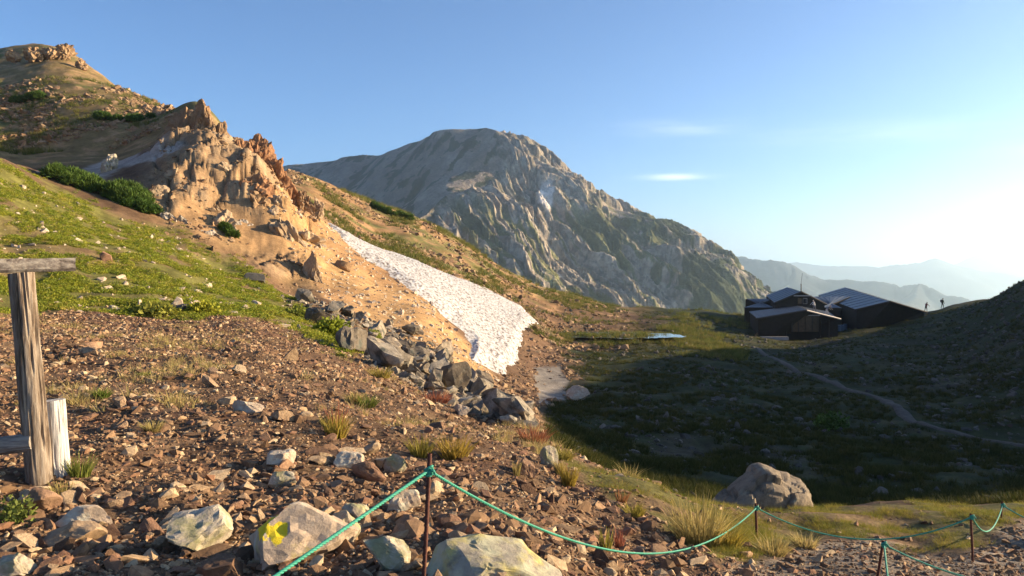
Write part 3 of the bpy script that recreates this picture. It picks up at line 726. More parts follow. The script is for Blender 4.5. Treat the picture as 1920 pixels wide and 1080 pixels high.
_om = []
for i in range(10):
    g = np.random.default_rng(1200 + i); hh = g.uniform(.9, 1.7)
    v, f = rock(1200 + i, 4, (1.0, g.uniform(.7, 1.0), hh), 20, (0.4, 0.8), 0.0)
    v = fracture(v, 1200 + i, 60, .22, .12, (1, 1, .6 * hh)); v = fracture(v, 1300 + i, 160, .09, .06)
    _om.append((v, f))
g = np.random.default_rng(77); k_ = 0
_oms = {}
while k_ < 9:
    px, py = g.uniform(270, 585), g.uniform(262, 500)
    top = np.interp(px, [270, 380, 440, 480, 520, 560, 600], [290, 270, 306, 310, 350, 385, 412]); bot = np.interp(px, [270, 330, 430, 520, 600], [400, 420, 470, 520, 540])
    if not top < py < bot: continue
    p = ground_at(px, py, 48, 80); s_ = g.uniform(1.0, 2.6); mt = 'crag_red' if px > 440 and py < 380 else g.choice(['crag', 'slab', 'crag', 'slab' if py > 380 else 'crag'])
    i = k_ % 10
    if (i, mt) not in _oms:
        me = mesh_from('rock_outcrop', *_om[i]); me.materials.append(M[mt]); _oms[(i, mt)] = me
    where = ('high on the face below the rock spires' if py < 340 else 'halfway down the face below the ridge' if py < 410 else 'low on the face above the meadow') + (', towards the dwarf pines' if px < 400 else ', towards the snow' if px > 500 else '')
    o = put('rock_outcrop', _oms[(i, mt)], label={'crag': 'brown', 'crag_red': 'rusty red', 'slab': 'pale tan', 'slab_grey': 'grey white'}[mt] + ' rock outcrop ' + where, cat='outcrop', group='rock outcrops on the face below the ridge crags')
    o.location = (p.x, p.y + .2 * s_, p.z - .12 * s_); o.scale = (s_ * 1.1, s_, s_ * g.uniform(.8, 1.2)); o.rotation_euler = (g.normal(0, .2), g.normal(-.5, .2), g.uniform(-.6, .6)); k_ += 1

# ------------------------------------------------------------------ the trail's line
TRAIL = [(1412, 652), (1450, 672), (1490, 694), (1550, 716), (1600, 736), (1655, 750), (1690, 772), (1720, 795), (1780, 812), (1850, 824), (1920, 838), (1985, 852)]
_tl = np.array([ground_at(px, py, 18)[:2] for px, py in TRAIL])
def off_trail(x, y, w=0.9):
    d = np.full(np.shape(x), 1e9)
    for a, b_ in zip(_tl[:-1], _tl[1:]):
        e = b_ - a; t = np.clip(((x - a[0]) * e[0] + (y - a[1]) * e[1]) / (e @ e), 0, 1); d = np.minimum(d, np.hypot(x - a[0] - t * e[0], y - a[1] - t * e[1]))
    return sstep(w * .7, w, d)

# ------------------------------------------------------------------ scattering
def scatter(name, pts, rot, scl, shapes, mat, label, cat=None, which=None, parent=None):
    """many small pieces of one kind that nobody could count: one object"""
    pts = np.asarray(pts, np.float32); n = len(pts)
    me = bpy.data.meshes.new(name); me.vertices.add(n); me.vertices.foreach_set('co', pts.ravel())
    for nm, dat in (('turn', rot), ('size', scl)):
        a = me.attributes.new(nm, 'FLOAT_VECTOR', 'POINT'); a.data.foreach_set('vector', np.ascontiguousarray(dat, np.float32).ravel())
    w = which if which is not None else rng.integers(0, len(shapes), n)
    a = me.attributes.new('shape', 'INT', 'POINT'); a.data.foreach_set('value', np.ascontiguousarray(w, np.int32))
    me.update()
    o = put(name, me, mat, label=label, cat=cat, kind='stuff', parent=parent)
    ng = bpy.data.node_groups.new(name, 'GeometryNodeTree')
    ng.interface.new_socket('Geometry', in_out='INPUT', socket_type='NodeSocketGeometry')
    ng.interface.new_socket('Geometry', in_out='OUTPUT', socket_type='NodeSocketGeometry')
    nn, ll = ng.nodes, ng.links
    gi, go, jn = nn.new('NodeGroupInput'), nn.new('NodeGroupOutput'), nn.new('GeometryNodeJoinGeometry')
    def attr(nm, ty):
        q = nn.new('GeometryNodeInputNamedAttribute'); q.data_type = ty; q.inputs['Name'].default_value = nm; return q.outputs['Attribute']
    e2r = nn.new('FunctionNodeEulerToRotation'); ll.new(attr('turn', 'FLOAT_VECTOR'), e2r.inputs[0])
    sz, wh = attr('size', 'FLOAT_VECTOR'), attr('shape', 'INT')
    for i, sh in enumerate(shapes):
        oi = nn.new('GeometryNodeObjectInfo'); oi.inputs['Object'].default_value = sh; oi.inputs['As Instance'].default_value = False
        cp = nn.new('FunctionNodeCompare'); cp.data_type = 'INT'; cp.operation = 'EQUAL'
        ll.new(wh, cp.inputs[2]); cp.inputs[3].default_value = i
        ip = nn.new('GeometryNodeInstanceOnPoints')
        ll.new(gi.outputs[0], ip.inputs['Points']); ll.new(cp.outputs[0], ip.inputs['Selection']); ll.new(oi.outputs['Geometry'], ip.inputs['Instance'])
        ll.new(e2r.outputs[0], ip.inputs['Rotation']); ll.new(sz, ip.inputs['Scale'])
        ll.new(ip.outputs[0], jn.inputs[0])
    ll.new(jn.outputs[0], go.inputs[0])
    md = o.modifiers.new('scatter', 'NODES'); md.node_group = ng
    return o

def shape_obj(name, me, mat):
    me.materials.append(mat)
    return bpy.data.objects.new(name, me)          # a source shape, not linked into the place

def stone_shapes(mat, n=8, sub=1, seed=300, flat=0.6):
    out = []
    for i in range(n):
        g = np.random.default_rng(seed + i)
        v, f = rock(seed + i, sub, (1.0, g.uniform(.5, .95), g.uniform(.3, .8) * flat / .6), 8, (0.2, 0.7), 0.0)
        out.append(shape_obj('stone_shape', mesh_from('stone_shape', v, f), M[mat]))
    return out

def sample(px0, px1, r0, r1, n, mask=None, power=0.0):
    """random places on the land between two bearings and two distances, even along log distance"""
    th = np.arctan((rng.uniform(px0, px1, n) - 960) / FPX)
    lr = rng.uniform(math.log(r0), math.log(r1), n) if not power else np.log((rng.uniform(0, 1, n) * (r1 ** power - r0 ** power) + r0 ** power) ** (1 / power))
    r = np.exp(lr); x, y = r * np.sin(th), r * np.cos(th)
    if mask is not None:
        k = rng.uniform(0, 1, n) < mask(x, y, th, r)
        x, y, th, r = x[k], y[k], th[k], r[k]
    return x, y, H(x, y), th, r

def scat_stones(name, mat, label, px0, px1, r0, r1, n, smin, smax, mask=None, alpha=2.2, sink=0.25, flat=0.6, power=0.0, shapes=None, rel=0.0022):
    x, y, z, th, r = sample(px0, px1, r0, r1, n, mask, power)
    lo = np.maximum(smin, rel * r)
    s = np.minimum(lo * (1 - rng.uniform(0, 1, len(x))) ** (-1 / alpha), np.maximum(smax, lo * 1.6))
    rot = np.stack([rng.normal(0, .35, len(x)), rng.normal(0, .35, len(x)), rng.uniform(0, 6.28, len(x))], -1)
    scl = s[:, None] * rng.uniform(.8, 1.2, (len(x), 3))
    return scatter(name, np.stack([x, y, z + s * (0.28 - sink)], -1), rot, scl, shapes or stone_shapes(mat, flat=flat), M[mat], label)

def lrof(r): return np.log(r)
def not_green(x, y, th, r):
    return np.clip(1 - 0.93 * MEADOW(x, y, th, lrof(r)) - 0.85 * TERRACE(x, y, th, lrof(r)), 0, 1) * (1 - sstep(1010, 1060, 960 + FPX * np.tan(th)) * sstep(12, 15, r)) * (1 - OCHRE(x, y, th, lrof(r)))
scat_stones('scree', 'scree', 'loose brown scree stones covering the near slope', -40, 1400, 2.8, 34, 64000, 0.022, 0.16, not_green, alpha=2.3, power=0.35, shapes=stone_shapes('scree', 10, 1, 300, 0.55))
scat_stones('path_gravel', 'scree', 'fine brown gravel on the roped footpath', 1200, 1990, 4.4, 12, 14000, 0.014, 0.09, lambda x, y, th, r: 0.04 + FOOTPATH(x, y, th, lrof(r)), alpha=2.4)
scat_stones('rust_rubble', 'rust_stone', 'rusty rubble strewn over the slope beyond the snow', 540, 1180, 84, 140, 9000, 0.26, 1.1, lambda x, y, th, r: sstep(-.25, .35, fbm(x / 9, y / 9, 3, 150)) * (1 - 0.5 * sstep(1050, 1180, 960 + FPX * np.tan(th))) * (1 - SNOWFIELD(x, y, th, lrof(r))), alpha=2.4)
scat_stones('slope_rubble', 'tan', 'small stones lying on the bare ochre slope', 480, 960, 44, 82, 2600, 0.10, 0.5, lambda x, y, th, r: 0.9 * OCHRE(x, y, th, lrof(r)) * (1 - SNOWFIELD(x, y, th, lrof(r))), alpha=2.0)
scat_stones('toe_rubble', 'rust_stone', 'dark stones round the toe of the snow', 880, 1130, 34, 110, 5000, 0.14, 0.6, lambda x, y, th, r: SOIL(x, y, th, lrof(r)) * (1 - .97 * SILT(x, y, th, lrof(r))), alpha=2.1)
scat_stones('ridge_rubble', 'rust_stone', 'rusty rubble on the upper ridge', -40, 330, 116, 180, 6000, 0.3, 1.5, lambda x, y, th, r: sstep(-.3, .4, fbm(x / 14, y / 14, 3, 155)), alpha=2.2)
scat_stones('crag_rubble', 'rust_stone', 'broken rock below the crags', 220, 600, 50, 90, 3500, 0.14, 0.6, lambda x, y, th, r: 0.85 * crag_mask(th, r) * sstep(-.2, .3, fbm(x / 4, y / 4, 3, 158)), alpha=2.3)
def bowl_mask(x, y, th, r):
    p = 960 + FPX * np.tan(th)
    return sstep(0.0, 0.5, fbm(x / 7, y / 7, 3, 160) + 0.1 + 0.5 * np.exp(-(((x - 13) / 9) ** 2 + ((y - 46) / 7) ** 2)) + 0.75 * sstep(1650, 1850, p) * sstep(40, 55, r)) * sstep(13, 17, r) * off_trail(x, y, 1.1)
scat_stones('hollow_stones', 'grey_stone', 'grey stones scattered over the shaded hollow', 1040, 1960, 15, 125, 8000, 0.10, 0.6, bowl_mask, alpha=1.9, rel=0.0026)
scat_stones('meadow_stones', 'tan', 'pale stones showing through the green slope', -40, 660, 27, 58, 900, 0.10, 0.5, lambda x, y, th, r: 0.8 * MEADOW(x, y, th, lrof(r)), alpha=1.7)

# ------------------------------------------------------------------ single stones in the near scree (pieces of the ground)
_sm = []
for i in range(14):
    g = np.random.default_rng(700 + i)
    v, f = rock(700 + i, 2, (1.0, g.uniform(.55, .9), g.uniform(.28, .58)), 10, (0.22, 0.66), 0.03)
    me = mesh_from('stone', v, f); me.materials.append(M['stone']); _sm.append(me)
th_ = rng.uniform(math.atan(-960 / FPX), math.atan(330 / FPX), 5200); lr_ = rng.uniform(math.log(3.6), math.log(30), 5200)
x_, y_ = np.exp(lr_) * np.sin(th_), np.exp(lr_) * np.cos(th_)
ok_ = rng.uniform(0, 1, 5200) < not_green(x_, y_, th_, np.exp(lr_)) * np.clip(0.35 + 0.8 * fbm(x_ / 1.6, y_ / 1.6, 2, 170), 0.05, 1) * np.clip(9 / np.exp(lr_), 0.15, 1)
x_, y_ = x_[ok_][:188], y_[ok_][:188]; z_ = H(x_, y_)
for i in range(len(x_)):
    r_ = math.hypot(x_[i], y_[i])
    s_ = px_size(min(46, 15 * (1 - rng.uniform()) ** (-1 / 2.6)), r_) * (1.0 if r_ > 6 else 0.9)
    o = put('stone', _sm[i % 14], parent=ground)
    o.location = (x_[i], y_[i], z_[i] + 0.10 * s_)
    o.rotation_euler = (rng.normal(0, .28), rng.normal(0, .28), rng.uniform(0, 6.28)); o.scale = (s_, s_, s_ * rng.uniform(.8, 1.2))

# closer set stones round the stake and in the bottom corner
for px0, px1, py0, py1, n_, lo_s, hi_s in ((560, 870, 850, 1075, 46, 26, 62), (-10, 330, 930, 1085, 30, 24, 60), (330, 560, 930, 1085, 16, 24, 50), (860, 1120, 900, 1060, 18, 18, 40)):
    for i in range(n_):
        p = ground_at(rng.uniform(px0, px1), rng.uniform(py0, py1)); s_ = px_size(rng.uniform(lo_s, hi_s), p.y)
        if len([c for c in ground.children]) >= 298: break
        o = put('stone', _sm[int(rng.integers(14))], parent=ground); o.location = (p.x, p.y, p.z + .12 * s_)
        o.rotation_euler = (rng.normal(0, .4), rng.normal(0, .4), rng.uniform(0, 6.28)); o.scale = (s_, s_ * rng.uniform(.6, 1), s_ * rng.uniform(.7, 1.2))

# ------------------------------------------------------------------ boulders one can point to
boulder(362, 1040, 118, 88, 'pale', 'grey white boulder with pale lichen beside the yellow marked boulder', 201, depth=.9, rot=.3)
boulder(545, 1062, 222, 118, 'marked', 'large tan boulder with a yellow mark on top behind the green rope', 202, depth=.75, keep=(.45, .8))
boulder(632, 1030, 92, 74, 'pale', 'cream coloured block under the green rope', 203, rot=.5)
boulder(668, 985, 86, 52, 'pale', 'pointed cream coloured rock just above the green rope', 204, rot=.9, cuts=9)
boulder(722, 1078, 92, 72, 'pale', 'rounded grey cream rock left of the iron stake foot', 205, cuts=24)
boulder(925, 1105, 275, 88, 'lichen', 'wide flat boulder coated in yellow green lichen at the iron stake', 206, depth=.62, keep=(.5, .85), Y=3.5, profile=[(-1, .85), (-.7, 1), (-.2, .97), (.4, .8), (1, .35)], planes=[(-.92, -.3, .2, .62), (.2, -.35, .9, .42)])
boulder(18, 1090, 76, 50, 'pale', 'cream rock in the bottom corner below the signpost', 207)
boulder(122, 1030, 108, 48, 'stone', 'dark reddish brown slab lying below the grass clump', 208, cuts=10)
boulder(150, 992, 104, 44, 'tan', 'long tan slab lying below the wooden posts', 209, depth=.5, rot=.25, cuts=9)
boulder(70, 965, 62, 52, 'stone', 'reddish rock beside the green cushion plant', 210)
boulder(528, 914, 52, 34, 'pale', 'bright cream rock alone in the brown scree', 211)
boulder(520, 878, 54, 34, 'tan', 'flat tan rock just above the bright cream rock', 212)
boulder(652, 880, 56, 34, 'tan', 'tan rock with a bright end in front of the stake', 213, cuts=9)
boulder(690, 905, 70, 34, 'stone', 'tilted reddish slab in the stones behind the rope', 214, depth=.5, tilt=.35, cuts=8)
boulder(742, 890, 48, 44, 'pale', 'bright wedge shaped rock near the top of the stake', 215, cuts=8)
boulder(755, 960, 66, 52, 'tan', 'pinkish tan block leaning behind the iron stake', 216, cuts=10)
boulder(1030, 878, 36, 42, 'pale', 'white rock standing in the slope above the sagging rope', 217)
boulder(985, 890, 38, 38, 'stone', 'dark brown rock beside the white rock on the slope', 218)
boulder(866, 782, 32, 26, 'tan', 'upright tan rock at the edge of the grey rock pile', 219)
boulder(405, 1096, 92, 52, 'stone', 'brown rock in the shade below the grey white boulder', 221)
boulder(415, 1000, 40, 30, 'stone', 'small brown stone wedged behind the grey white boulder', 222)
boulder(612, 800, 34, 20, 'stone', 'small dark rock near the pink grass tuft', 223)
boulder(460, 775, 62, 26, 'tan', 'flat tan rock in the middle of the brown scree', 224, depth=.5)
boulder(1085, 752, 46, 32, 'tan', 'lone boulder at the edge of the grey silt flat', 225, r_min=24)
def wedge_boulder(px, py, w, h, Y, mat, label, outline, seed, depth=.7):
    """a boulder with a given long profile: outline (along, height) pairs in half widths and heights"""
    x, y, _ = pix(px, py, Y); zb = float(H(np.array([x]), np.array([y]))[0]); W, Hh = px_size(w, Y) / 2, px_size(h, Y)
    u = np.sin(np.linspace(-np.pi / 2, np.pi / 2, 90)); a = np.linspace(-.5, np.pi + .5, 44); U, A = np.meshgrid(u, a, indexing='ij')
    hh = np.interp(U, [q[0] for q in outline], [q[1] for q in outline]) * Hh; dd = depth * W * (1 - np.abs(U) ** 4 * .55)
    sg = lambda t, e: np.sign(t) * np.abs(t) ** e
    v = np.stack([U * W, -sg(np.cos(A), .55) * dd + .15 * W * U, sg(np.sin(A), .6) * hh], -1).reshape(-1, 3)
    v = fracture(v, seed, 34, .10, .05); v += .018 * W * np.stack([noise3(v / W, 3, 4, seed + k) for k in range(3)], -1)
    f = grid_faces(90, 44)
    n = len(v); v = np.concatenate([v, [v[:44].mean(0)], [v[-44:].mean(0)]]); k = np.arange(43)
    t = np.concatenate([np.stack([f[:, 0], f[:, 1], f[:, 2]], -1), np.stack([f[:, 0], f[:, 2], f[:, 3]], -1), np.stack([k + 1, k, np.full(43, n)], -1), np.stack([k + 89 * 44, k + 1 + 89 * 44, np.full(43, n + 1)], -1)])
    o = put('boulder', mesh_from('boulder', v, t), M[mat], label=label, cat='boulder'); o.location = (x, y, zb)
wedge_boulder(1425, 945, 200, 80, 11.0, 'dark_tan', 'huge angular boulder at the brink of the grassy terrace', [(-1, .02), (-.8, .22), (-.5, .5), (-.3, .72), (-.05, .97), (.08, 1.0), (.3, .92), (.42, .82), (.7, .74), (.86, .68), (.96, .5), (1, .3)], 226)
boulder(641, 506, 34, 22, 'crag', 'brown block perched on the bare ochre slope', 227, r_min=30, sub=3)
boulder(476, 534, 38, 22, 'grey_stone', 'dark grey rock in the lower meadow', 228, r_min=30, sub=3)
boulder(196, 492, 20, 22, 'stone', 'small upright reddish rock in the green meadow', 229, r_min=24, sub=3)
boulder(330, 586, 28, 16, 'grey_stone', 'dark pointed rock at the lower edge of the meadow', 230, r_min=20, sub=3)
boulder(210, 583, 26, 12, 'pale', 'flat pale rock at the lower edge of the meadow', 231, r_min=20, sub=3)

# grey rock pile along the gully
PILE = region([(528, 560), (600, 568), (640, 588), (745, 604), (800, 640), (870, 690), (930, 745), (1000, 806), (950, 806), (860, 770), (780, 728), (700, 688), (660, 648), (600, 615)], r_min=16)
scat_stones('pile_rubble', 'pile', 'small grey rubble filling the gaps of the rock pile', 500, 1020, 16, 56, 9000, 0.10, 0.5, lambda x, y, th, r: PILE(x, y, th, lrof(r)), alpha=1.6, power=1.2)
strip = plan_poly([(528, 560), (600, 568), (640, 588), (745, 604), (800, 640), (870, 690), (930, 745), (1000, 806), (950, 800), (860, 762), (780, 722), (700, 682), (660, 645), (600, 615)], r_min=16)
g = np.random.default_rng(55); n_ = 0
lo_, hi_ = strip.min(0), strip.max(0)
_pm = []
for i in range(16):
    q = np.random.default_rng(900 + i)
    v, f = rock(900 + i, 3, (1.0, q.uniform(.55, .95), q.uniform(.45, .85)), 11, (0.25, 0.66), 0.03); v = fracture(v, 900 + i, 26, .12, .05)
    me = mesh_from('boulder', v, f); me.materials.append(M['pile']); _pm.append(me)
big = {0: 'biggest grey boulder of the rock pile, flat topped', 1: 'broad pale grey boulder near the top of the rock pile', 2: 'steep dark sided boulder low in the rock pile'}
spots = [(720, 690, 1.4), (660, 660, 1.3), (850, 735, 1.4)]
def pile_label(p, s_):
    d = p.y
    return ('small' if s_ < .5 else 'middling' if s_ < .8 else 'large') + ' grey boulder in the ' + ('lowest end of the rock pile by the brink' if d < 26 else 'lower half of the rock pile under the snow' if d < 33 else 'middle of the rock pile' if d < 40 else 'upper half of the rock pile by the leafy bushes' if d < 46 else 'top end of the rock pile by the meadow')
cand = []
while len(cand) < 230:
    t = g.uniform(lo_, hi_)
    if inside(strip, np.array([t[0]]), np.array([t[1]]))[0] > -2: cand.append((t[0], t[1], min(1.25, 0.45 * (1 - g.uniform()) ** (-1 / 2.4))))
for i in range(3 + len(cand)):
    if i < 3:
        p = ground_at(spots[i][0], spots[i][1], 16); s_ = spots[i][2]
    else:
        th, lr, s_ = cand[i - 3]; r = math.exp(lr); x, y = r * math.sin(th), r * math.cos(th); p = Vector((x, y, float(H(np.array([x]), np.array([y]))[0])))
        s_ *= 0.8 if r < 28 else 1.0
    o = put('boulder', _pm[i % 16], label=big.get(i) or pile_label(p, s_), cat='boulder', group='grey boulders piled along the gully')
    o.location = (p.x, p.y, p.z + 0.30 * s_); o.scale = (s_, s_, s_ * g.uniform(.8, 1.1)); o.rotation_euler = (g.normal(0, .35), g.normal(0, .35), g.uniform(0, 6.28))

# ------------------------------------------------------------------ snow, water, footpath
poly = plan_poly([(607, 414), (660, 443), (740, 478), (820, 510), (915, 545), (975, 580), (1013, 608), (985, 625), (975, 650), (945, 700), (915, 690), (884, 672), (884, 640), (850, 602), (780, 552), (700, 494), (640, 448)], r_min=45)
th = np.linspace(poly[:, 0].min() - .01, poly[:, 0].max() + .01, 330); lr = np.linspace(poly[:, 1].min() - .04, poly[:, 1].max() + .04, 300)
LR, TT = np.meshgrid(lr, th, indexing='ij'); X, Y = np.exp(LR) * np.sin(TT), np.exp(LR) * np.cos(TT)
D = inside(poly, TT, LR) + 3.2 * fbm(X / 2.2, Y / 2.2, 4, 200)
cups = ridged(X / 0.5 + 0.2 * Y, Y / 1.0, 2, 205)
Z = H(X, Y) * 0.3 + 0.7 * base_height(TT, np.exp(LR)) + np.clip(D / 14, -0.5, 1) * 0.42 + 0.05 + 0.075 * cups * sstep(0, 10, D)
fc = grid_faces(*LR.shape)[:, ::-1]; fc = fc[(D.ravel()[fc] > -9).all(1)]
me = mesh_from('snow_patch', np.stack([X, Y, Z], -1).reshape(-1, 3), fc, True)
m, nt, b = material('old_snow', 0.6, 0.3)
geo = N(nt, 'ShaderNodeNewGeometry'); mp = N(nt, 'ShaderNodeMapping'); mp.inputs['Scale'].default_value = (1.0, 0.45, 1.0)
nt.links.new(geo.outputs['Position'], mp.inputs[0])
t = N(nt, 'ShaderNodeTexNoise', Scale=4.2, Detail=3.0, Roughness=0.6); nt.links.new(mp.outputs[0], t.inputs['Vector'])
rp = ramp(nt, [(0.40, (0.16, 0.125, 0.105)), (0.46, (0.38, 0.355, 0.335)), (0.58, (0.52, 0.515, 0.515))]); nt.links.new(t.outputs[0], rp.inputs[0]); nt.links.new(rp.outputs[0], b.inputs['Base Color'])
put('snow_patch', me, m, label='long white snow patch lying in the gully beside the ochre slope', cat='snow patch')

x = np.linspace(3.5, 24, 60); y = np.linspace(92.5, 104, 40); XX, YY = np.meshgrid(x, y)
mk = pool_mask(XX, YY); fc = grid_faces(40, 60); fc = fc[(mk.ravel()[fc] > 0.02).all(1)]
m, nt, b = material('pool_water', 0.06, 0.5); b.inputs['Base Color'].default_value = (0.03, 0.045, 0.05, 1)
tc = N(nt, 'ShaderNodeNewGeometry'); t = N(nt, 'ShaderNodeTexNoise', Scale=3.0, Detail=3.0); nt.links.new(tc.outputs['Position'], t.inputs['Vector'])
bp = N(nt, 'ShaderNodeBump', Strength=0.15, Distance=0.02); nt.links.new(t.outputs[0], bp.inputs['Height']); nt.links.new(bp.outputs[0], b.inputs['Normal'])
put('water', mesh_from('water', np.stack([XX, YY, np.full_like(XX, POOL_Z)], -1).reshape(-1, 3), fc), m, kind='structure')

def draped(name, line, width, mat, r_min, lift=0.05):
    pts = [ground_at(px, py, r_min) for px, py in line]
    xy = np.array([(p.x, p.y) for p in pts]); L = np.r_[0, np.cumsum(np.hypot(*np.diff(xy, axis=0).T))]
    s = np.arange(0, L[-1], 0.35); cx, cy = np.interp(s, L, xy[:, 0]), np.interp(s, L, xy[:, 1])
    k = np.ones(13) / 13
    cx[6:-6], cy[6:-6] = np.convolve(cx, k, 'valid'), np.convolve(cy, k, 'valid')
    tx, ty = np.gradient(cx), np.gradient(cy); q = np.hypot(tx, ty); nx, ny = -ty / q, tx / q
    u = np.linspace(-1, 1, 7); w = width * (1 + 0.35 * fbm(s / 3, s * 0 + 2, 3, 210))
    X = cx[:, None] + nx[:, None] * u * w[:, None] / 2; Y = cy[:, None] + ny[:, None] * u * w[:, None] / 2
    Z = H(X, Y) + lift * (1 - np.abs(u) ** 4 * 2.2)
    return put(name, mesh_from(name, np.stack([X, Y, Z], -1).reshape(-1, 3), grid_faces(len(s), 7), True), mat, kind='structure')
M['path'] = plain('trodden_path', (0.095, 0.085, 0.075), 0.95, 0, 0.3, 3.0, 0.1)
draped('path', TRAIL, 0.85, M['path'], 18, .10)
# ------------------------------------------------------------------ plants
def blades(seed, n, height, spread, width, seg=3, lean=0.5, droop=0.4, lo=(0.7, 0.75, 0.6), hi=(1.25, 1.2, 1.1), hmin=0.4):
    """a clump of n narrow tapering blades growing from one root"""
    g = np.random.default_rng(seed)
    a = g.uniform(0, 2 * np.pi, n); rad = spread * np.sqrt(g.uniform(0, 1, n)) * 0.5
    L = height * g.uniform(hmin, 1.0, n); le = lean * g.uniform(0.1, 1.0, n); ad = a + g.normal(0, .5, n)
    t = np.linspace(0, 1, seg + 1)
    out = L[:, None] * (le[:, None] * t + droop * le[:, None] * t ** 2)
    cx = (rad * np.cos(a))[:, None] + out * np.cos(ad)[:, None]; cy = (rad * np.sin(a))[:, None] + out * np.sin(ad)[:, None]
    cz = L[:, None] * (t - droop * 0.35 * le[:, None] * t ** 2) - 0.02 * height
    fa = g.uniform(0, np.pi, n); w = width * g.uniform(.6, 1.2, n)[:, None] * (1 - 0.85 * t)[None, :] / 2
    v = np.stack([np.stack([cx - np.cos(fa)[:, None] * w, cy - np.sin(fa)[:, None] * w, cz], -1), np.stack([cx + np.cos(fa)[:, None] * w, cy + np.sin(fa)[:, None] * w, cz], -1)], 2)
    idx = np.arange(n)[:, None] * (2 * (seg + 1)) + np.arange(seg)[None, :] * 2
    f = np.stack([idx, idx + 1, idx + 3, idx + 2], -1).reshape(-1, 4)
    c = np.array(lo) + (np.array(hi) - np.array(lo)) * g.uniform(0, 1, (n, 1, 1, 1)) * np.ones((n, seg + 1, 2, 1))
    me = mesh_from('blades', v.reshape(-1, 3), f); colour_attr(me, 'Col', c.reshape(-1, 3))
    return me

def leaves(seed, n, radius, height, size, col=(0.7, 1.25)):
    """a low leafy clump: small folded leaves spread through a dome"""
    g = np.random.default_rng(seed)
    d = g.normal(size=(n, 3)); d[:, 2] = np.abs(d[:, 2]); d /= np.linalg.norm(d, axis=1)[:, None]
    c = d * np.array([radius, radius, height]) * g.uniform(.35, 1.0, (n, 1))
    a = g.normal(size=(n, 3)) + d * .6; a /= np.linalg.norm(a, axis=1)[:, None]
    b_ = np.cross(a, g.normal(size=(n, 3))); b_ /= np.linalg.norm(b_, axis=1)[:, None]
    s = size * g.uniform(.6, 1.3, (n, 1))
    v = np.stack([c, c + a * s * .5 + b_ * s * .28, c + a * s, c + a * s * .5 - b_ * s * .28], 1).reshape(-1, 3)
    f = np.arange(n * 4).reshape(-1, 4)
    cc = np.repeat(g.uniform(*col, (n, 1)) * np.array([[1, 1, 1]]), 4, 0)
    me = mesh_from('leaves', v, f); colour_attr(me, 'Col', cc)
    return me

def scat_plants(name, shapes, mat, label, px0, px1, r0, r1, n, s0, s1, mask, sink=0.02):
    x, y, z, th, r = sample(px0, px1, r0, r1, n, mask)
    s = rng.uniform(s0, s1, len(x))
    rot = np.stack([rng.normal(0, .12, len(x)), rng.normal(0, .12, len(x)), rng.uniform(0, 6.28, len(x))], -1)
    return scatter(name, np.stack([x, y, z - sink], -1), rot, np.repeat(s[:, None], 3, 1), shapes, M[mat], label)

M['terrace_turf'] = leaf_material('terrace_blades', [(0.13, 0.16, 0.022), (0.24, 0.23, 0.04), (0.38, 0.29, 0.08), (0.19, 0.20, 0.03)])
herb_shapes = [shape_obj('herb_shape', leaves(400 + i, 70, .5, .34, .125), M['herb']) for i in range(5)]
turf_shapes = [shape_obj('turf_shape', blades(420 + i, 34, 1.0, .9, .075, 2, .7, .5), M['turf']) for i in range(5)]
scat_plants('meadow_plants', herb_shapes, 'herb', 'low green herbs and grass covering the left slope', -50, 700, 20, 66, 42000, .22, .58,
            lambda x, y, th, r: MEADOW(x, y, th, lrof(r)) * sstep(-.3, .18, fbm(x / 2.4, y / 2.4, 4, 230) + .12 * fbm(x / .7, y / .7, 2, 233)))
scat_plants('terrace_grass', [shape_obj('terrace_shape', blades(440 + i, 40, 1.0, 1.2, .05, 2, .8, .6), M['terrace_turf']) for i in range(4)], 'terrace_turf', 'short grass covering the terrace behind the rope', 1010, 1990, 5.8, 15, 24000, .03, .085,
            lambda x, y, th, r: TERRACE(x, y, th, lrof(r)) * sstep(-.3, .3, fbm(x / .8, y / .8, 3, 240)) * (0.35 + .65 * sstep(1250, 1420, 960 + FPX * np.tan(th))))
scat_plants('hollow_grass', [shape_obj('hollow_shape', blades(480 + i, 34, 1.0, .9, .075, 2, .7, .5), M['shaded_turf']) for i in range(4)], 'shaded_turf', 'turf with shade put into its colour covering the floor of the hollow', 1020, 1990, 15, 140, 42000, .14, .34,
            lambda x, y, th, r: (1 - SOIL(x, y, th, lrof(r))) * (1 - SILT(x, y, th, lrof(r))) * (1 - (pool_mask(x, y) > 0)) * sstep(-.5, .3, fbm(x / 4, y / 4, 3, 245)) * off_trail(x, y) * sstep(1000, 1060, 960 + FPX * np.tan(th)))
scat_plants('slope_grass', turf_shapes, 'turf', 'olive grass on the slope beyond the snow and the upper ridge', -50, 1400, 84, 178, 26000, .35, .8,
            lambda x, y, th, r: sstep(0.0, .45, fbm(x / 11, y / 11, 4, 250) + .1) * (sstep(560, 620, 960 + FPX * np.tan(th)) + 0.6 * (960 + FPX * np.tan(th) < 330) * (r > 118)).clip(0, 1) * (1 - .7 * SOIL(x, y, th, lrof(r))) * (1 - SNOWFIELD(x, y, th, lrof(r))))
scat_plants('scree_grass', [shape_obj('scree_grass_shape', blades(460 + i, 30, 1.0, .8, .05, 2, .9, .6), M['straw_tuft']) for i in range(3)], 'straw_tuft', 'thin dry grass wisps between the scree stones', -40, 1250, 9, 34, 2600, .10, .22,
            lambda x, y, th, r: not_green(x, y, th, r) * sstep(.15, .6, fbm(x / 2.5, y / 2.5, 3, 255) + .25 * sstep(18, 28, r)))

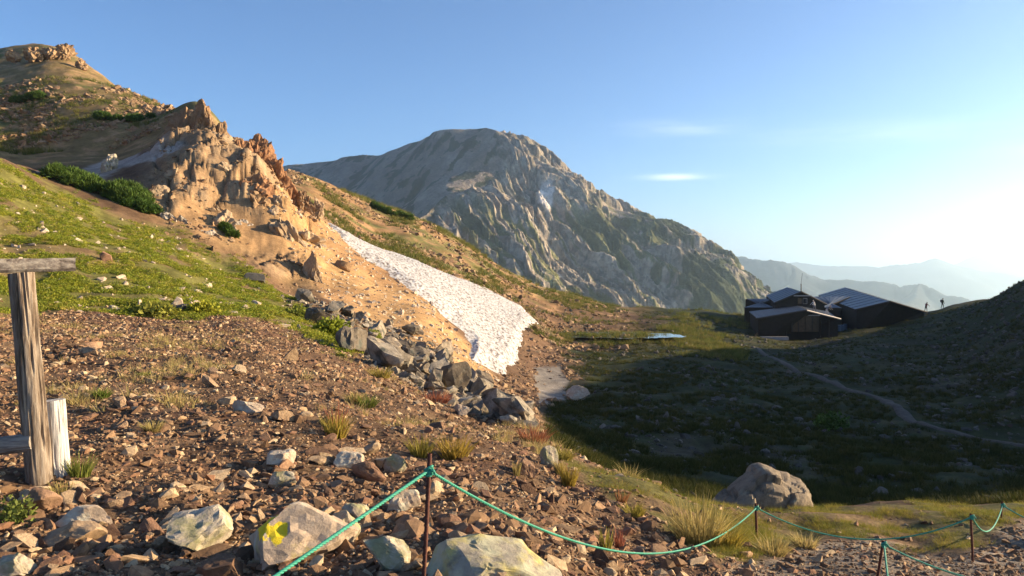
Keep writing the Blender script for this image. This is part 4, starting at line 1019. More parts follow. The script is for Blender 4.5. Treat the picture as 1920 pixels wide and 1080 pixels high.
def tuft(px, py, w, h, mat, label, seed, n=160, kind='blade', group='grass tufts on the near slope', r_min=2.8, name='grass_tuft', cat='grass tuft', lean=.7):
    p = ground_at(px, py, r_min); W, Hh = px_size(w, p.y), px_size(h, p.y)
    me = blades(seed, n, Hh, W * .55, max(.004, px_size(2.6, p.y)), 3, lean * W / max(Hh, .01) * .55, .5) if kind == 'blade' else leaves(seed, n, W / 2, Hh, W * .12)
    o = put(name, me, M[mat], label=label, cat=cat, group=group); o.location = p
    return o
tuft(190, 748, 46, 20, 'green_tuft', 'small green tuft alone in the brown scree behind the posts', 500)
tuft(150, 895, 62, 48, 'green_tuft', 'green grass tuft beside the foot of the short bleached post', 501)
tuft(118, 935, 54, 30, 'straw_tuft', 'dry grass tuft in front of the wooden posts', 502)
tuft(28, 985, 78, 52, 'green_tuft', 'dense green cushion plant below the signpost', 503, 420, 'leaf', name='cushion_plant', cat='plant')
tuft(286, 812, 46, 22, 'straw_tuft', 'small straw tuft in the middle of the brown scree', 504)
tuft(630, 822, 62, 52, 'gold_tuft', 'golden tuft with pink seed heads beside the scree', 505)
tuft(632, 812, 52, 62, 'red_tuft', 'pink seed stalks rising from the golden tuft', 506, 50)
tuft(852, 860, 84, 48, 'gold_tuft', 'widest golden tuft above the iron stake', 507, 260)
tuft(790, 856, 62, 44, 'gold_tuft', 'golden brown tuft right behind the iron stake', 508)
tuft(688, 765, 56, 26, 'green_tuft', 'green tuft on the slope above the stake', 509)
tuft(665, 757, 40, 22, 'straw_tuft', 'straw tuft touching the green tuft on the slope', 510)
tuft(820, 758, 70, 26, 'red_tuft', 'reddish grass patch at the edge of the rock pile', 511)
tuft(715, 712, 52, 24, 'gold_tuft', 'yellow tuft under the rock pile', 512)
tuft(1066, 915, 40, 48, 'gold_tuft', 'tall yellow tuft below the white rock on the slope', 513)
tuft(1048, 892, 26, 26, 'straw_tuft', 'thin straw tuft next to the white rock on the slope', 514)
tuft(1136, 1035, 34, 46, 'gold_tuft', 'small golden tuft close above the sagging rope', 515, 90)
tuft(1160, 1030, 30, 44, 'red_tuft', 'reddish sprig beside the small golden tuft', 516, 60)
tuft(1312, 1018, 140, 84, 'straw_tuft', 'largest pale straw clump standing at the sagging rope', 517, 520)
tuft(1362, 1026, 84, 44, 'gold_tuft', 'yellow green clump at the foot of the largest straw clump', 518, 260)
tuft(1450, 1040, 84, 36, 'straw_tuft', 'low straw clump in front of the second stake', 519, 240)
tuft(1510, 1030, 60, 28, 'straw_tuft', 'straw tuft at the edge of the gravel footpath', 520, 160)
tuft(1190, 970, 52, 26, 'gold_tuft', 'yellow tuft on the brink of the slope', 521)
tuft(1165, 945, 34, 30, 'red_tuft', 'red leaved sprig on the brink of the slope', 522, 60)
tuft(1000, 830, 84, 32, 'red_tuft', 'reddish grass along the brink below the rock pile', 523, 240)
tuft(1050, 862, 80, 26, 'gold_tuft', 'golden grass along the brink below the reddish grass', 524, 240)
tuft(968, 893, 20, 30, 'straw_tuft', 'single straw tuft beside the dark rock', 525, 60)
tuft(270, 705, 36, 10, 'green_tuft', 'tiny green tuft high in the scree', 526, 60)
tuft(1560, 805, 66, 30, 'pine', 'dark bush in the shaded hollow beside the trail', 527, 700, 'leaf', group=None, r_min=18, name='shrub', cat='shrub')
for i, (px, py, w, h, lb) in enumerate([(380, 585, 60, 18, 'leafy green patch at the foot of the meadow'), (620, 630, 80, 34, 'bright leafy bush at the upper end of the rock pile'), (560, 600, 60, 26, 'leafy bush between the meadow and the rock pile'), (655, 655, 60, 30, 'leafy bush against the biggest boulders of the pile'), (700, 640, 34, 22, 'small green bush growing among the grey boulders'), (290, 590, 90, 14, 'low green mat along the scree edge')]):
    tuft(px, py, w, h, 'herb', lb, 540 + i, 900, 'leaf', group='leafy bushes below the meadow', r_min=18, name='bush', cat='bush')

def pine_bush(px, py, w, h, Y, label, seed, n=5200, mat='pine', group='dwarf pines', leaf=0.34):
    """dwarf pine thicket: creeping stems under a cushion of needle sprays"""
    x, y, z = pix(px, py, Y); z = float(H(np.array([x]), np.array([y]))[0])
    W, Hh = px_size(w, Y), px_size(h, Y)
    g = np.random.default_rng(seed)
    t = put('dwarf_pine', None, label=label, cat='dwarf pine', group=group); t.location = (x, y, z)
    k = max(5, int(w / 8)); lob = np.stack([g.uniform(-.42, .42, k) * W, g.uniform(-.3, .3, k) * W * .6, np.zeros(k)], -1)
    lob[:, 2] = H(lob[:, 0] + x, lob[:, 1] + y) - z
    rad = g.uniform(.09, .17, k) * W
    pick = g.integers(0, k, n); d = g.normal(size=(n, 3)); d[:, 2] = np.abs(d[:, 2]) + .1; d /= np.linalg.norm(d, axis=1)[:, None]
    q = g.uniform(.6, 1.0, (n, 1)) ** .6
    c = lob[pick] + d * q * np.stack([rad[pick], rad[pick], np.full(n, Hh) * g.uniform(.5, 1, k)[pick]], -1)
    v, cols = [], []
    up = np.array([0, 0, 1.0]); a = d * .5 + up * .7 + g.normal(0, .35, (n, 3)); a /= np.linalg.norm(a, axis=1)[:, None]
    s = leaf * g.uniform(.6, 1.2, (n, 1))
    for j in range(3):
        b_ = np.cross(a, g.normal(size=(n, 3))); b_ /= np.linalg.norm(b_, axis=1)[:, None]
        aa = a + b_ * .5
        v.append(np.stack([c - b_ * s * .10, c + b_ * s * .14, c + aa * s], 1))
    v = np.stack(v, 1).reshape(-1, 3)
    cc = np.repeat(np.clip(0.55 + 0.75 * g.uniform(0, 1, (n, 1)), 0, 1.4) * np.array([[1, 1, 1]]), 9, 0)
    me = mesh_from('crown', v, np.arange(len(v)).reshape(-1, 3)); colour_attr(me, 'Col', cc); put('crown', me, M[mat], t)
    vs, fs = [], []
    for i in range(k):
        b0 = np.array([lob[i][0] * .5, lob[i][1] * .5, H(np.array([lob[i][0] * .5 + x]), np.array([lob[i][1] * .5 + y]))[0] - z - .1]); b1 = lob[i] + np.array([0, 0, Hh * .6])
        o_ = len(vs) * 1
        for e, rr in ((b0, .09), (b1, .03)):
            for j in range(5): vs.append(e + rr * np.array([math.cos(j * 1.2566), math.sin(j * 1.2566), 0]))
        for j in range(5): fs.append([o_ + j, o_ + (j + 1) % 5, o_ + 5 + (j + 1) % 5, o_ + 5 + j])
    put('stem', mesh_from('stem', np.array(vs), np.array(fs)), M['bark'], t)
    return t
pine_bush(185, 386, 172, 36, 57, 'largest dark green dwarf pine thicket above the meadow', 600, 9000)
pine_bush(248, 410, 90, 20, 56, 'dwarf pine running down from the largest thicket', 601, 3600)
pine_bush(52, 190, 60, 11, 138, 'dark dwarf pine on the sunny upper ridge slope', 602, 3000, leaf=.7)
pine_bush(205, 212, 50, 12, 118, 'dwarf pine on the shadow edge of the upper ridge', 603, 2200, leaf=.6)
pine_bush(265, 216, 50, 9, 118, 'low dwarf pine near the end of the upper ridge', 604, 2000, leaf=.6)
pine_bush(718, 402, 44, 11, 134, 'dark dwarf pine on the skyline above the snow', 606, 2000, leaf=.6)
pine_bush(755, 415, 36, 9, 134, 'second dark dwarf pine farther down the skyline', 607, 2000, leaf=.6)
pine_bush(425, 466, 40, 14, 58, 'small dwarf pine between two pale rock outcrops', 608, 1600)
# ------------------------------------------------------------------ stakes, rope, wooden posts
def tube_mesh(pts, rad, sides=8, cap=True):
    pts = np.asarray(pts, float); rad = np.broadcast_to(np.asarray(rad, float), (len(pts),))
    t = np.gradient(pts, axis=0); t /= np.linalg.norm(t, axis=1)[:, None]
    ref = np.array([0.0, 0, 1]) if abs(t[:, 2]).mean() < .8 else np.array([1.0, 0, 0])
    a = np.cross(t, ref); a /= np.linalg.norm(a, axis=1)[:, None]; b_ = np.cross(t, a)
    ang = np.arange(sides) * 2 * np.pi / sides
    v = pts[:, None] + rad[:, None, None] * (a[:, None] * np.cos(ang)[None, :, None] + b_[:, None] * np.sin(ang)[None, :, None])
    n = len(pts); i = np.arange(n - 1)[:, None] * sides + np.arange(sides)[None]; j = np.arange(n - 1)[:, None] * sides + (np.arange(sides)[None] + 1) % sides
    f = np.stack([i, j, j + sides, i + sides], -1).reshape(-1, 4)
    return v.reshape(-1, 3), f

def join(parts):
    vs, fs, o = [], [], 0
    for v, f in parts: vs.append(v); fs.append(f + o); o += len(v)
    return np.concatenate(vs), np.concatenate(fs)

def strands(p, rad, pitch=0.045, step=0.0045):
    """three strands laid round each other along the points p"""
    p = np.asarray(p, float); L = np.r_[0, np.cumsum(np.linalg.norm(np.diff(p, axis=0), axis=1))]
    s = np.linspace(0, L[-1], max(8, int(L[-1] / step))); q = np.stack([np.interp(s, L, p[:, k]) for k in range(3)], -1)
    t = np.gradient(q, axis=0); t /= np.linalg.norm(t, axis=1)[:, None]
    a = np.cross(t, [0, 0, 1.0]); a /= np.linalg.norm(a, axis=1)[:, None] + 1e-9; b_ = np.cross(t, a)
    out = []
    for k in range(3):
        ph = 2 * np.pi * (s / pitch + k / 3)
        out.append(tube_mesh(q + rad * .5 * (a * np.cos(ph)[:, None] + b_ * np.sin(ph)[:, None]), rad * .58, 6))
    return join(out)

def sagging(p0, p1, sag, n=60):
    t = np.linspace(0, 1, n)[:, None]
    q = np.array(p0) * (1 - t) + np.array(p1) * t
    q[:, 2] -= 4 * sag * (t * (1 - t))[:, 0]
    return q

M['rust'] = plain('rusty_iron', (0.115, 0.045, 0.032), 0.75, 0.4, 0.35, 30)
M['rope'] = plain('green_rope', (0.032, 0.28, 0.19), 0.6, 0, 0.22, 90)
def stake(top, bot_px, label, rad=0.0085, extra=0.25):
    x0, y0, z0 = top; x1 = (bot_px - 960) / FPX * y0
    g_ = float(H(np.array([x1]), np.array([y0]))[0])
    zb = min(g_, z0 - 0.2) - 0.12
    v, f = tube_mesh([(x1, y0, zb), ((x0 + x1) / 2 + .002, y0, (z0 + zb) / 2), (x0, y0, z0)], rad, 10)
    rings = [tube_mesh([(x1 + (x0 - x1) * t, y0, zb + (z0 - zb) * t - .003), (x1 + (x0 - x1) * t, y0, zb + (z0 - zb) * t + .003)], rad * 1.13, 10) for t in np.linspace(.05, .97, 24)]
    v, f = join([(v, f)] + rings)
    base = np.array([x1, y0, zb + .12])
    o = put('iron_stake', mesh_from('iron_stake', v - base, f, True), M['rust'], label=label, cat='stake', group='rusty iron stakes holding the rope'); o.location = base
S1, S2, S3, S4, S5 = pix(806, 850, 3.2), pix(1417, 944, 7.1), pix(1656, 1014, 5.5), pix(1820, 963, 7.0), pix(1879, 940, 8.8)
stake(S1, 788, 'tall rusty iron stake standing among the near boulders')
stake(S2, 1419, 'short rusty stake at the edge of the grassy terrace', .010)
stake(S3, 1640, 'leaning rusty stake on the near side of the footpath', .009)
stake(S4, 1825, 'rusty stake where the far rope dips before rising', .010)
stake(S5, 1876, 'last rusty stake of the far rope, by the frame edge', .010)
def knot(p, rad, seed):
    g = np.random.default_rng(seed); parts = []
    for k in range(3):
        a = np.linspace(0, 2 * np.pi, 26)
        q = np.stack([np.cos(a) * rad * 2.1, np.sin(a) * rad * 2.1, np.sin(a + k) * rad * 1.2 + (k - 1) * rad * 1.5], -1) + np.array(p)
        parts.append(strands(q, rad, .035, .003))
    q = np.stack([np.linspace(0, 1, 14) * rad * 4 * (1 if k else -1) * 1.0 + p[0] for k in (1,)] + [np.full(14, p[1] - rad * 2)] + [p[2] - rad * 2 + np.sin(np.linspace(0, 3, 14)) * rad * 3], -1)
    parts.append(strands(q, rad * .9, .035, .003))
    return join(parts)
def rope_thing(label, spans, knots, rad):
    t = put('guide_rope', None, label=label, cat='rope', group='green guide ropes along the footpath'); t.location = spans[0][0]
    b0 = np.array(spans[0][0])
    for p0, p1, sag in spans:
        v, f = strands(sagging(p0, p1, sag), rad); put('rope_span', mesh_from('rope_span', v - b0, f, True), M['rope'], t)
    for i, p in enumerate(knots):
        v, f = knot(p, rad, i); put('knot', mesh_from('knot', v - b0, f, True), M['rope'], t)
def off(p, dz): return (p[0], p[1] - .02, p[2] - dz)
A1 = off(pix(805, 880, 3.2), 0); A2 = off(pix(1417, 951, 7.1), 0); A4 = off(pix(1820, 968, 7.0), 0); A5 = off(pix(1878, 946, 8.8), 0); A3 = off(pix(1655, 1019, 5.5), 0)
rope_thing('green twisted rope strung from the tall near stake across the terrace', [(A1, pix(270, 1250, 2.05), 0.0), (A1, A2, 0.365), (A2, A4, 0.235), (A4, A5, 0.20), (A5, pix(2020, 1000, 7.5), 0.05)], [A1, A2, A4, A5], 0.0064)
rope_thing('green twisted rope tied to the leaning stake on the near side of the path', [(A3, pix(2080, 1090, 5.4), 0.14), (A3, pix(1670, 1130, 4.9), 0.0)], [A3], 0.0063)

# weathered timber
def wood_material(name, dark, light, scale=1.0, along=2):
    m, nt, b = material(name, 0.85, 0.2)
    tc = N(nt, 'ShaderNodeTexCoord'); mp = N(nt, 'ShaderNodeMapping'); mp.inputs['Scale'].default_value = tuple((2.2 if k == along else 26) * scale for k in range(3)); nt.links.new(tc.outputs['Object'], mp.inputs[0])
    t = N(nt, 'ShaderNodeTexNoise', Scale=1.0, Detail=8.0, Roughness=0.7); nt.links.new(mp.outputs[0], t.inputs['Vector'])
    r = ramp(nt, [(0.34, tuple(v * .35 for v in dark)), (0.44, dark), (0.62, light)]); nt.links.new(t.outputs[0], r.inputs[0]); nt.links.new(r.outputs[0], b.inputs['Base Color'])
    bp = N(nt, 'ShaderNodeBump', Strength=0.9, Distance=0.012); nt.links.new(t.outputs[0], bp.inputs['Height']); nt.links.new(bp.outputs[0], b.inputs['Normal'])
    return m
M['post_wood'] = wood_material('weathered_post', (0.16, 0.115, 0.08), (0.33, 0.27, 0.21))
M['bleached_wood'] = wood_material('bleached_post', (0.42, 0.39, 0.36), (0.60, 0.57, 0.53), 1.2)
M['board_wood'] = wood_material('weathered_board', (0.19, 0.155, 0.13), (0.40, 0.35, 0.29), 1.0, 0)
def log_mesh(length, r0, r1, seed, sides=48, rings=80, groove=0.16, knotty=0.05):
    """a weathered log along Z, fluted by deep drying cracks"""
    a = np.linspace(0, 2 * np.pi, sides, endpoint=False); z = np.linspace(0, length, rings)
    A, Z = np.meshgrid(a, z)
    rr = r0 + (r1 - r0) * Z / length
    c = perlin(np.cos(A) * 3.2 + 5 + Z * .5, np.sin(A) * 3.2 + Z * .35, seed)
    crack = np.clip(1 - np.abs(c) * 7, 0, 1) * groove
    rr = rr * (1 + 0.05 * fbm(np.cos(A) * 1.3 + Z * 1.2, np.sin(A) * 1.3 + Z * 2.0, 3, seed + 5) - crack + knotty * np.clip(perlin(np.cos(A) * 2 + Z * 3, np.sin(A) * 2 - Z * 3, seed + 9), 0, 1))
    v = np.stack([rr * np.cos(A), rr * np.sin(A), Z], -1).reshape(-1, 3)
    i = np.arange(rings - 1)[:, None] * sides + np.arange(sides)[None]; j = np.arange(rings - 1)[:, None] * sides + (np.arange(sides)[None] + 1) % sides
    f = np.stack([i, j, j + sides, i + sides], -1).reshape(-1, 4)
    n = len(v); v = np.concatenate([v, [[0, 0, 0], [0, 0, length]]])
    k = np.arange(sides); cap0 = np.stack([k, np.full(sides, n), np.full(sides, n), (k + 1) % sides], -1)
    tris = np.concatenate([np.stack([f[:, 0], f[:, 1], f[:, 2]], -1), np.stack([f[:, 0], f[:, 2], f[:, 3]], -1), np.stack([(k + 1) % sides, k, np.full(sides, n)], -1), np.stack([k + (rings - 1) * sides, (k + 1) % sides + (rings - 1) * sides, np.full(sides, n + 1)], -1)])
    return v, tris
def lay(v, p0, p1):
    d = Vector(p1) - Vector(p0); q = np.array(d.normalized().to_track_quat('Z', 'Y').to_matrix())
    return v @ q.T
sp0, sp1 = Vector(pix(76, 912, 5.7)), Vector(pix(39, 512, 5.72))
g_ = float(H(np.array([sp0.x]), np.array([sp0.y]))[0]); sp0.z = min(sp0.z, g_ - .05)
sign = put('wooden_sign_frame', None, label='weathered wooden sign frame with a leaning post and top board', cat='sign frame'); sign.location = sp0
v, f = log_mesh((sp1 - sp0).length, .088, .080, 3, groove=.24)
put('post', mesh_from('post', lay(v, sp0, sp1), f, False), M['post_wood'], sign)
# top board: a half sawn plank with a rough upper edge
def board(p0, p1, h, d, seed):
    L = (Vector(p1) - Vector(p0)).length; n = 70
    u = np.linspace(0, 1, n); prof = [(-.5, -.5), (.5, -.5), (.52, -.1), (.5, .35), (.3, .5), (-.35, .5), (-.5, .3), (-.53, -.1)]
    v = []
    for t in u:
        w = 1 + .07 * float(fbm(np.array([t * 5]), np.array([seed]), 3, 5)[0])
        for k, (a, b_) in enumerate(prof):
            e = .05 * float(perlin(np.array([t * 14.0 + k]), np.array([k * 2.3]), seed)[0])
            v.append((a * d * w, -(b_ * h * (w + e)), t * L))
    s_ = len(prof); i = np.arange(n - 1)[:, None] * s_ + np.arange(s_)[None]; j = np.arange(n - 1)[:, None] * s_ + (np.arange(s_)[None] + 1) % s_
    f = np.stack([i, j, j + s_, i + s_], -1).reshape(-1, 4); v = np.array(v)
    caps = [[0, 1, 2, 3], [0, 3, 4, 5], [0, 5, 6, 7]]; caps = np.array(caps + [[c + (n - 1) * s_ for c in q][::-1] for q in caps])
    return v, np.concatenate([f, caps])
b1 = Vector(pix(141, 496, 6.0)); b0 = b1 + Vector((-1.2, -.72, -.03))
v, f = board(b0, b1, px_size(31, 5.7), .14, 4)
d = (b1 - b0).normalized(); q = Matrix((Vector((0, 1, 0)).cross(d).cross(d) * -1, Vector((0, 0, -1)), d)).transposed()
ax_z = d; ax_x = Vector((0, 1, 0)); ax_y = ax_z.cross(ax_x); ax_x = ax_y.cross(ax_z)
v = v @ np.array([ax_x[:], ax_y[:], ax_z[:]])
bo = put('top_board', mesh_from('top_board', v + np.array(b0 - sp0), f), M['board_wood'], sign)
l0, l1 = Vector(pix(-260, 868, 5.62)), Vector(pix(64, 829, 5.66))
v, f = log_mesh((l1 - l0).length, .066, .064, 8, groove=.15)
put('rail', mesh_from('rail', lay(v, l0, l1) + np.array(l0 - sp0), f), M['board_wood'], sign)
v, f = join([tube_mesh([(0.0, -.10, 0), (0.0, -.086, 0)], .014, 8)])
q0, q1 = Vector(pix(112, 898, 5.85)), Vector(pix(101, 750, 5.85)); gz = float(H(np.array([q0.x]), np.array([q0.y]))[0]); q0.z = min(q0.z, gz - .05)
v, f = log_mesh((q1 - q0).length, .080, .072, 12, groove=.10, knotty=.02)
o = put('wooden_post', mesh_from('wooden_post', lay(v, q0, q1), f), M['bleached_wood'], label='short bleached wooden post beside the leaning sign post', cat='post'); o.location = q0

# ------------------------------------------------------------------ mountain hut
M['dark_wall'] = plain('dark_board_wall', (0.022, 0.018, 0.016), 0.9, 0, 0.25, 2, .2)
M['steel_roof'] = plain('blue_grey_steel_roof', (0.06, 0.08, 0.115), 0.5, 0.35, 0.15, .6, .5)
M['sunlit_edge'] = plain('sunlit_roof_edge', (0.62, 0.54, 0.47), 0.6)  # sunlight on the shed's right verge, put into the colour
M['dark_trim'] = plain('dark_trim', (0.045, 0.035, 0.03), 0.8)
M['door_wood'] = plain('brown_door_boards', (0.10, 0.065, 0.035), 0.8, 0, .3, 3)
M['frame_wood'] = plain('pale_window_frame', (0.40, 0.36, 0.32), 0.7)
M['glass'] = plain('window_glass', (0.03, 0.035, 0.04), 0.08, 0, .1, 1, .6)
M['concrete'] = plain('concrete', (0.34, 0.31, 0.29), 0.9, 0, .2, 2)
def V3(*a): return np.array(pix(*a))
def slab(c, thick=0.12):
    """four corners (counter clockwise from above) to a closed slab with that thickness"""
    c = np.array(c); n = np.cross(c[1] - c[0], c[3] - c[0]); n /= np.linalg.norm(n); n *= np.sign(n[2]) or 1
    v = np.concatenate([c, c - n * thick]); return v, np.array([[0, 1, 2, 3], [7, 6, 5, 4], [0, 4, 5, 1], [1, 5, 6, 2], [2, 6, 7, 3], [3, 7, 4, 0]])
def add_part(name, vf, mat, parent, origin):
    v, f = vf; return put(name, mesh_from(name, v - origin, f), M[mat], parent)
def roof_plane(root, origin, e0, e1, r1, r0, n, seam=True, over=0.12):
    """roof plane from eave corners e0,e1 up to ridge corners r0,r1 laid in n metal sheets"""
    e0, e1, r0, r1 = map(np.array, (e0, e1, r0, r1))
    d0, d1 = (e0 - r0) / np.linalg.norm(e0 - r0), (e1 - r1) / np.linalg.norm(e1 - r1)
    e0, e1 = e0 + d0 * over, e1 + d1 * over
    rf = None
    for i in range(n):
        a, b_ = i / n + .002, (i + 1) / n - .002
        s_ = slab([e0 + (e1 - e0) * a, e0 + (e1 - e0) * b_, r0 + (r1 - r0) * b_, r0 + (r1 - r0) * a], .07)
        p = add_part('roof_sheet', s_, 'steel_roof', root, origin)
        q0, q1 = e0 + (e1 - e0) * (i + 1) / n, r0 + (r1 - r0) * (i + 1) / n
        if seam and i < n - 1:
            v, f = tube_mesh([q0 + [0, 0, .03], q1 + [0, 0, .03]], .03, 5); add_part('seam', (v, f), 'steel_roof', p, origin)
def gable_house(label, nl, np_, nr, fl, fp, fr, base_z, sheets=8, verge='dark_trim'):
    """near gable (left eave, peak, right eave) and far gable of a house, walls down to base_z"""
    nl, np_, nr, fl, fp, fr = map(np.array, (nl, np_, nr, fl, fp, fr))
    org = np.array([np_[0], np_[1], base_z]); root = put('mountain_hut', None, label=label, cat='hut', group='dark buildings of the mountain hut'); root.location = org
    def dn(p): return np.array([p[0], p[1], base_z])
    v = np.array([nl, np_, nr, dn(nr), dn(nl), fl, fp, fr, dn(fr), dn(fl)]); v[:, 2] -= np.array([.1, .1, .1, 0, 0, .1, .1, .1, 0, 0])
    def wall(idx):
        w = v[idx]; c = w - org; n = len(idx); tri = np.array([[0, k, k + 1] for k in range(1, n - 1)])
        nn = np.cross(c[1] - c[0], c[2] - c[0]); nn = nn / np.linalg.norm(nn)
        # a wall with thickness, boards standing upright
        inner = c - nn * .12
        side = np.array([[k, (k + 1) % n, n + (k + 1) % n] for k in range(n)] + [[k, n + (k + 1) % n, n + k] for k in range(n)])
        put('wall', mesh_from('wall', np.concatenate([c, inner]), np.concatenate([tri, tri[:, ::-1] + n, side])), M['dark_wall'], root)
    wall([4, 3, 2, 1, 0]); wall([9, 4, 0, 5]); wall([3, 8, 7, 2]); wall([8, 9, 5, 6, 7])
    roof_plane(root, org, nl, fl, fp, np_, sheets); roof_plane(root, org, fr, nr, np_, fp, sheets)
    for a, b_ in ((nl, np_), (np_, nr)):
        d = (b_ - a); q = tube_mesh([a + [0, -.12, .0] + (d * -.08 if a is nl else 0), b_ + [0, -.12, 0] + (d * .08 if b_ is nr else 0)], .13, 6)
        add_part('verge', q, verge if b_ is nr else 'dark_trim', root, org)
    return root, org
def flat_panel(root, org, name, px0, py0, px1, py1, Ya, Yb, mat, thick=.1, sub=None):
    a, b_, c, d = V3(px0, py1, Ya), V3(px1, py1, Yb), V3(px1, py0, Yb), V3(px0, py0, Ya)
    n = np.array([0, -thick, 0]); v = np.concatenate([np.array([a, b_, c, d]) + n, np.array([a, b_, c, d]) - n * .5]) - org
    f = np.array([[0, 1, 2, 3], [7, 6, 5, 4], [0, 4, 5, 1], [1, 5, 6, 2], [2, 6, 7, 3], [3, 7, 4, 0]])
    return put(name, mesh_from(name, v, f), M[mat], sub if sub is not None else root)
# right hall
hall, ho = gable_house('large hall with a long steel roof at the right end of the hut', V3(1607, 580, 120), V3(1669, 565, 118), V3(1732, 584, 121), V3(1535, 553, 166), V3(1584, 538.5, 165), V3(1628, 551, 168), -10.5, 11)
# middle gabled house
mid, mo = gable_house('tall middle house with a pale framed gable window and roof mast', V3(1454, 567, 127), V3(1502, 547, 127), V3(1546, 569, 128), V3(1437, 553.5, 142), V3(1476, 538.5, 142), V3(1512, 553, 143), -10.6, 6)
w_ = flat_panel(mid, mo, 'window', 1505.5, 559, 1513, 570, 127.0, 127.0, 'frame_wood', .12)
flat_panel(mid, mo, 'pane', 1506.6, 560, 1508.9, 569, 126.8, 126.8, 'glass', .1, w_); flat_panel(mid, mo, 'pane', 1509.8, 560, 1512.2, 569, 126.8, 126.8, 'glass', .1, w_)
flat_panel(mid, mo, 'shutter', 1496, 559, 1503.5, 570, 127.0, 127.0, 'door_wood', .12); flat_panel(mid, mo, 'gable_beam', 1488, 553.5, 1521, 555.5, 126.9, 126.9, 'frame_wood', .14)
v, f = tube_mesh([V3(1502, 549, 127), V3(1502, 532, 127)], .07, 6); mast = add_part('mast', (v, f), 'dark_trim', mid, mo)
v, f = tube_mesh([V3(1502, 532, 127), V3(1504.5, 512, 127)], .025, 5); add_part('antenna', (v, f), 'dark_trim', mast, mo)
# front shed
shed, so = gable_house('low front shed with brown doors and a roof edge in a painted sunlit tone', V3(1422, 597, 115), V3(1512, 582, 114), V3(1571, 597, 116), V3(1406, 584, 127), V3(1496, 573, 127), V3(1552, 584, 128.5), -10.9, 7, 'sunlit_edge')
dr = flat_panel(shed, so, 'door', 1484, 593, 1508.5, 622, 114.9, 114.5, 'door_wood', .12); dr2 = flat_panel(shed, so, 'door', 1510, 592, 1535, 622, 114.5, 114.8, 'door_wood', .12)
for k, dd in enumerate((dr, dr2)):
    for j in range(3): flat_panel(shed, so, 'batten', 1484 + 26 * k + j * 11.5, 593, 1485 + 26 * k + j * 11.5, 622, 114.7, 114.7, 'dark_trim', .2, dd)
flat_panel(shed, so, 'door_frame', 1482, 590.5, 1537, 592.2, 114.6, 114.6, 'frame_wood', .14)
flat_panel(shed, so, 'shutter', 1441, 601, 1455, 621, 115, 115, 'door_wood', .12)
for k in range(9):
    x_ = 1426 + 16 * k
    if not (1480 < x_ < 1538): flat_panel(shed, so, 'wall_batten', x_, 600, x_ + .9, 632, 115.2, 115.2, 'dark_trim', .2)
# left annex and linking wing: shed roofs falling towards the viewer
def lean_to(label, el, er, rl, rr, base_z, sheets):
    org = np.array([el[0], el[1], base_z]); root = put('mountain_hut', None, label=label, cat='hut', group='dark buildings of the mountain hut'); root.location = org
    def dn(p): return np.array([p[0], p[1], base_z])
    v = np.array([el, er, rr, rl, dn(el), dn(er), dn(rr), dn(rl)]) - org; v[:4, 2] -= .1
    for idx in ([4, 5, 1, 0], [5, 6, 2, 1], [6, 7, 3, 2], [7, 4, 0, 3]):
        c = v[idx]; nn = np.cross(c[1] - c[0], c[2] - c[0]); nn /= np.linalg.norm(nn)
        put('wall', mesh_from('wall', np.concatenate([c, c - nn * .12]), np.array([[0, 1, 2, 3], [7, 6, 5, 4], [0, 4, 5, 1], [1, 5, 6, 2], [2, 6, 7, 3], [3, 7, 4, 0]])), M['dark_wall'], root)
    roof_plane(root, org, el, er, rr, rl, sheets)
lean_to('low dark annex at the left end of the hut', V3(1396, 576, 131), V3(1452, 576, 131), V3(1452, 560, 137), V3(1399, 560, 137), -10.8, 5)
lean_to('linking wing between the middle house and the hall', V3(1538, 576, 132), V3(1578, 577, 132), V3(1594, 556, 141), V3(1519, 556, 141), -10.6, 6)
# odds and ends by the hut
def box_thing(name, px0, py0, px1, py1, Y, dep, mat, label, cat, rz=0):
    a, b_ = V3(px0, py1, Y), V3(px1, py0, Y); c = (a + b_) / 2; h = abs(b_ - a) / 2
    bm = bmesh.new(); bmesh.ops.create_cube(bm, size=1); bmesh.ops.scale(bm, vec=(h[0] * 2, dep, h[2] * 2), verts=bm.verts); bmesh.ops.bevel(bm, geom=bm.edges[:], offset=min(h[0], h[2]) * .2, segments=2, affect='EDGES')
    bmesh.ops.translate(bm, vec=(0, 0, h[2]), verts=bm.verts)
    me = bpy.data.meshes.new(name); bm.to_mesh(me); bm.free(); o = put(name, me, M[mat], label=label, cat=cat); o.location = (c[0], Y, min(a[2], b_[2])); o.rotation_euler.z = rz
    return o
box_thing('retaining_wall', 1424, 631, 1478, 638, 113, .5, 'concrete', 'low pale concrete wall in front of the shed', 'wall')
M['red_paint'] = plain('red_paint', (0.20, 0.05, 0.045), .6); M['blue_plastic'] = plain('blue_plastic', (0.10, 0.15, 0.21), .5)
def drum(px, py, label):
    a = ground_at(px, py, 95); v, f = tube_mesh([(0, 0, 0), (0, 0, .03), (0, 0, .3), (0, 0, .33), (0, 0, .62), (0, 0, .65), (0, 0, .9), (0, 0, .92), (0, 0, .93)], [.29, .3, .3, .31, .31, .3, .3, .27, .01], 14)
    o = put('drum', mesh_from('drum', v, f), M['blue_plastic'], label=label, cat='drum', group='pale blue drums beside the shed'); o.location = (a.x, a.y, a.z)
drum(1573, 622, 'pale blue drum nearest the shed door'); drum(1579, 621, 'middle one of three pale blue drums'); drum(1585, 620, 'pale blue drum nearest the hall')
v, f = join([tube_mesh([V3(1410, 640, 112), V3(1420, 624, 112)], .05, 6), tube_mesh([V3(1414, 626, 112), V3(1424, 641, 112)], .05, 6), tube_mesh([V3(1408, 633, 112), V3(1428, 634, 112)], .05, 6)])
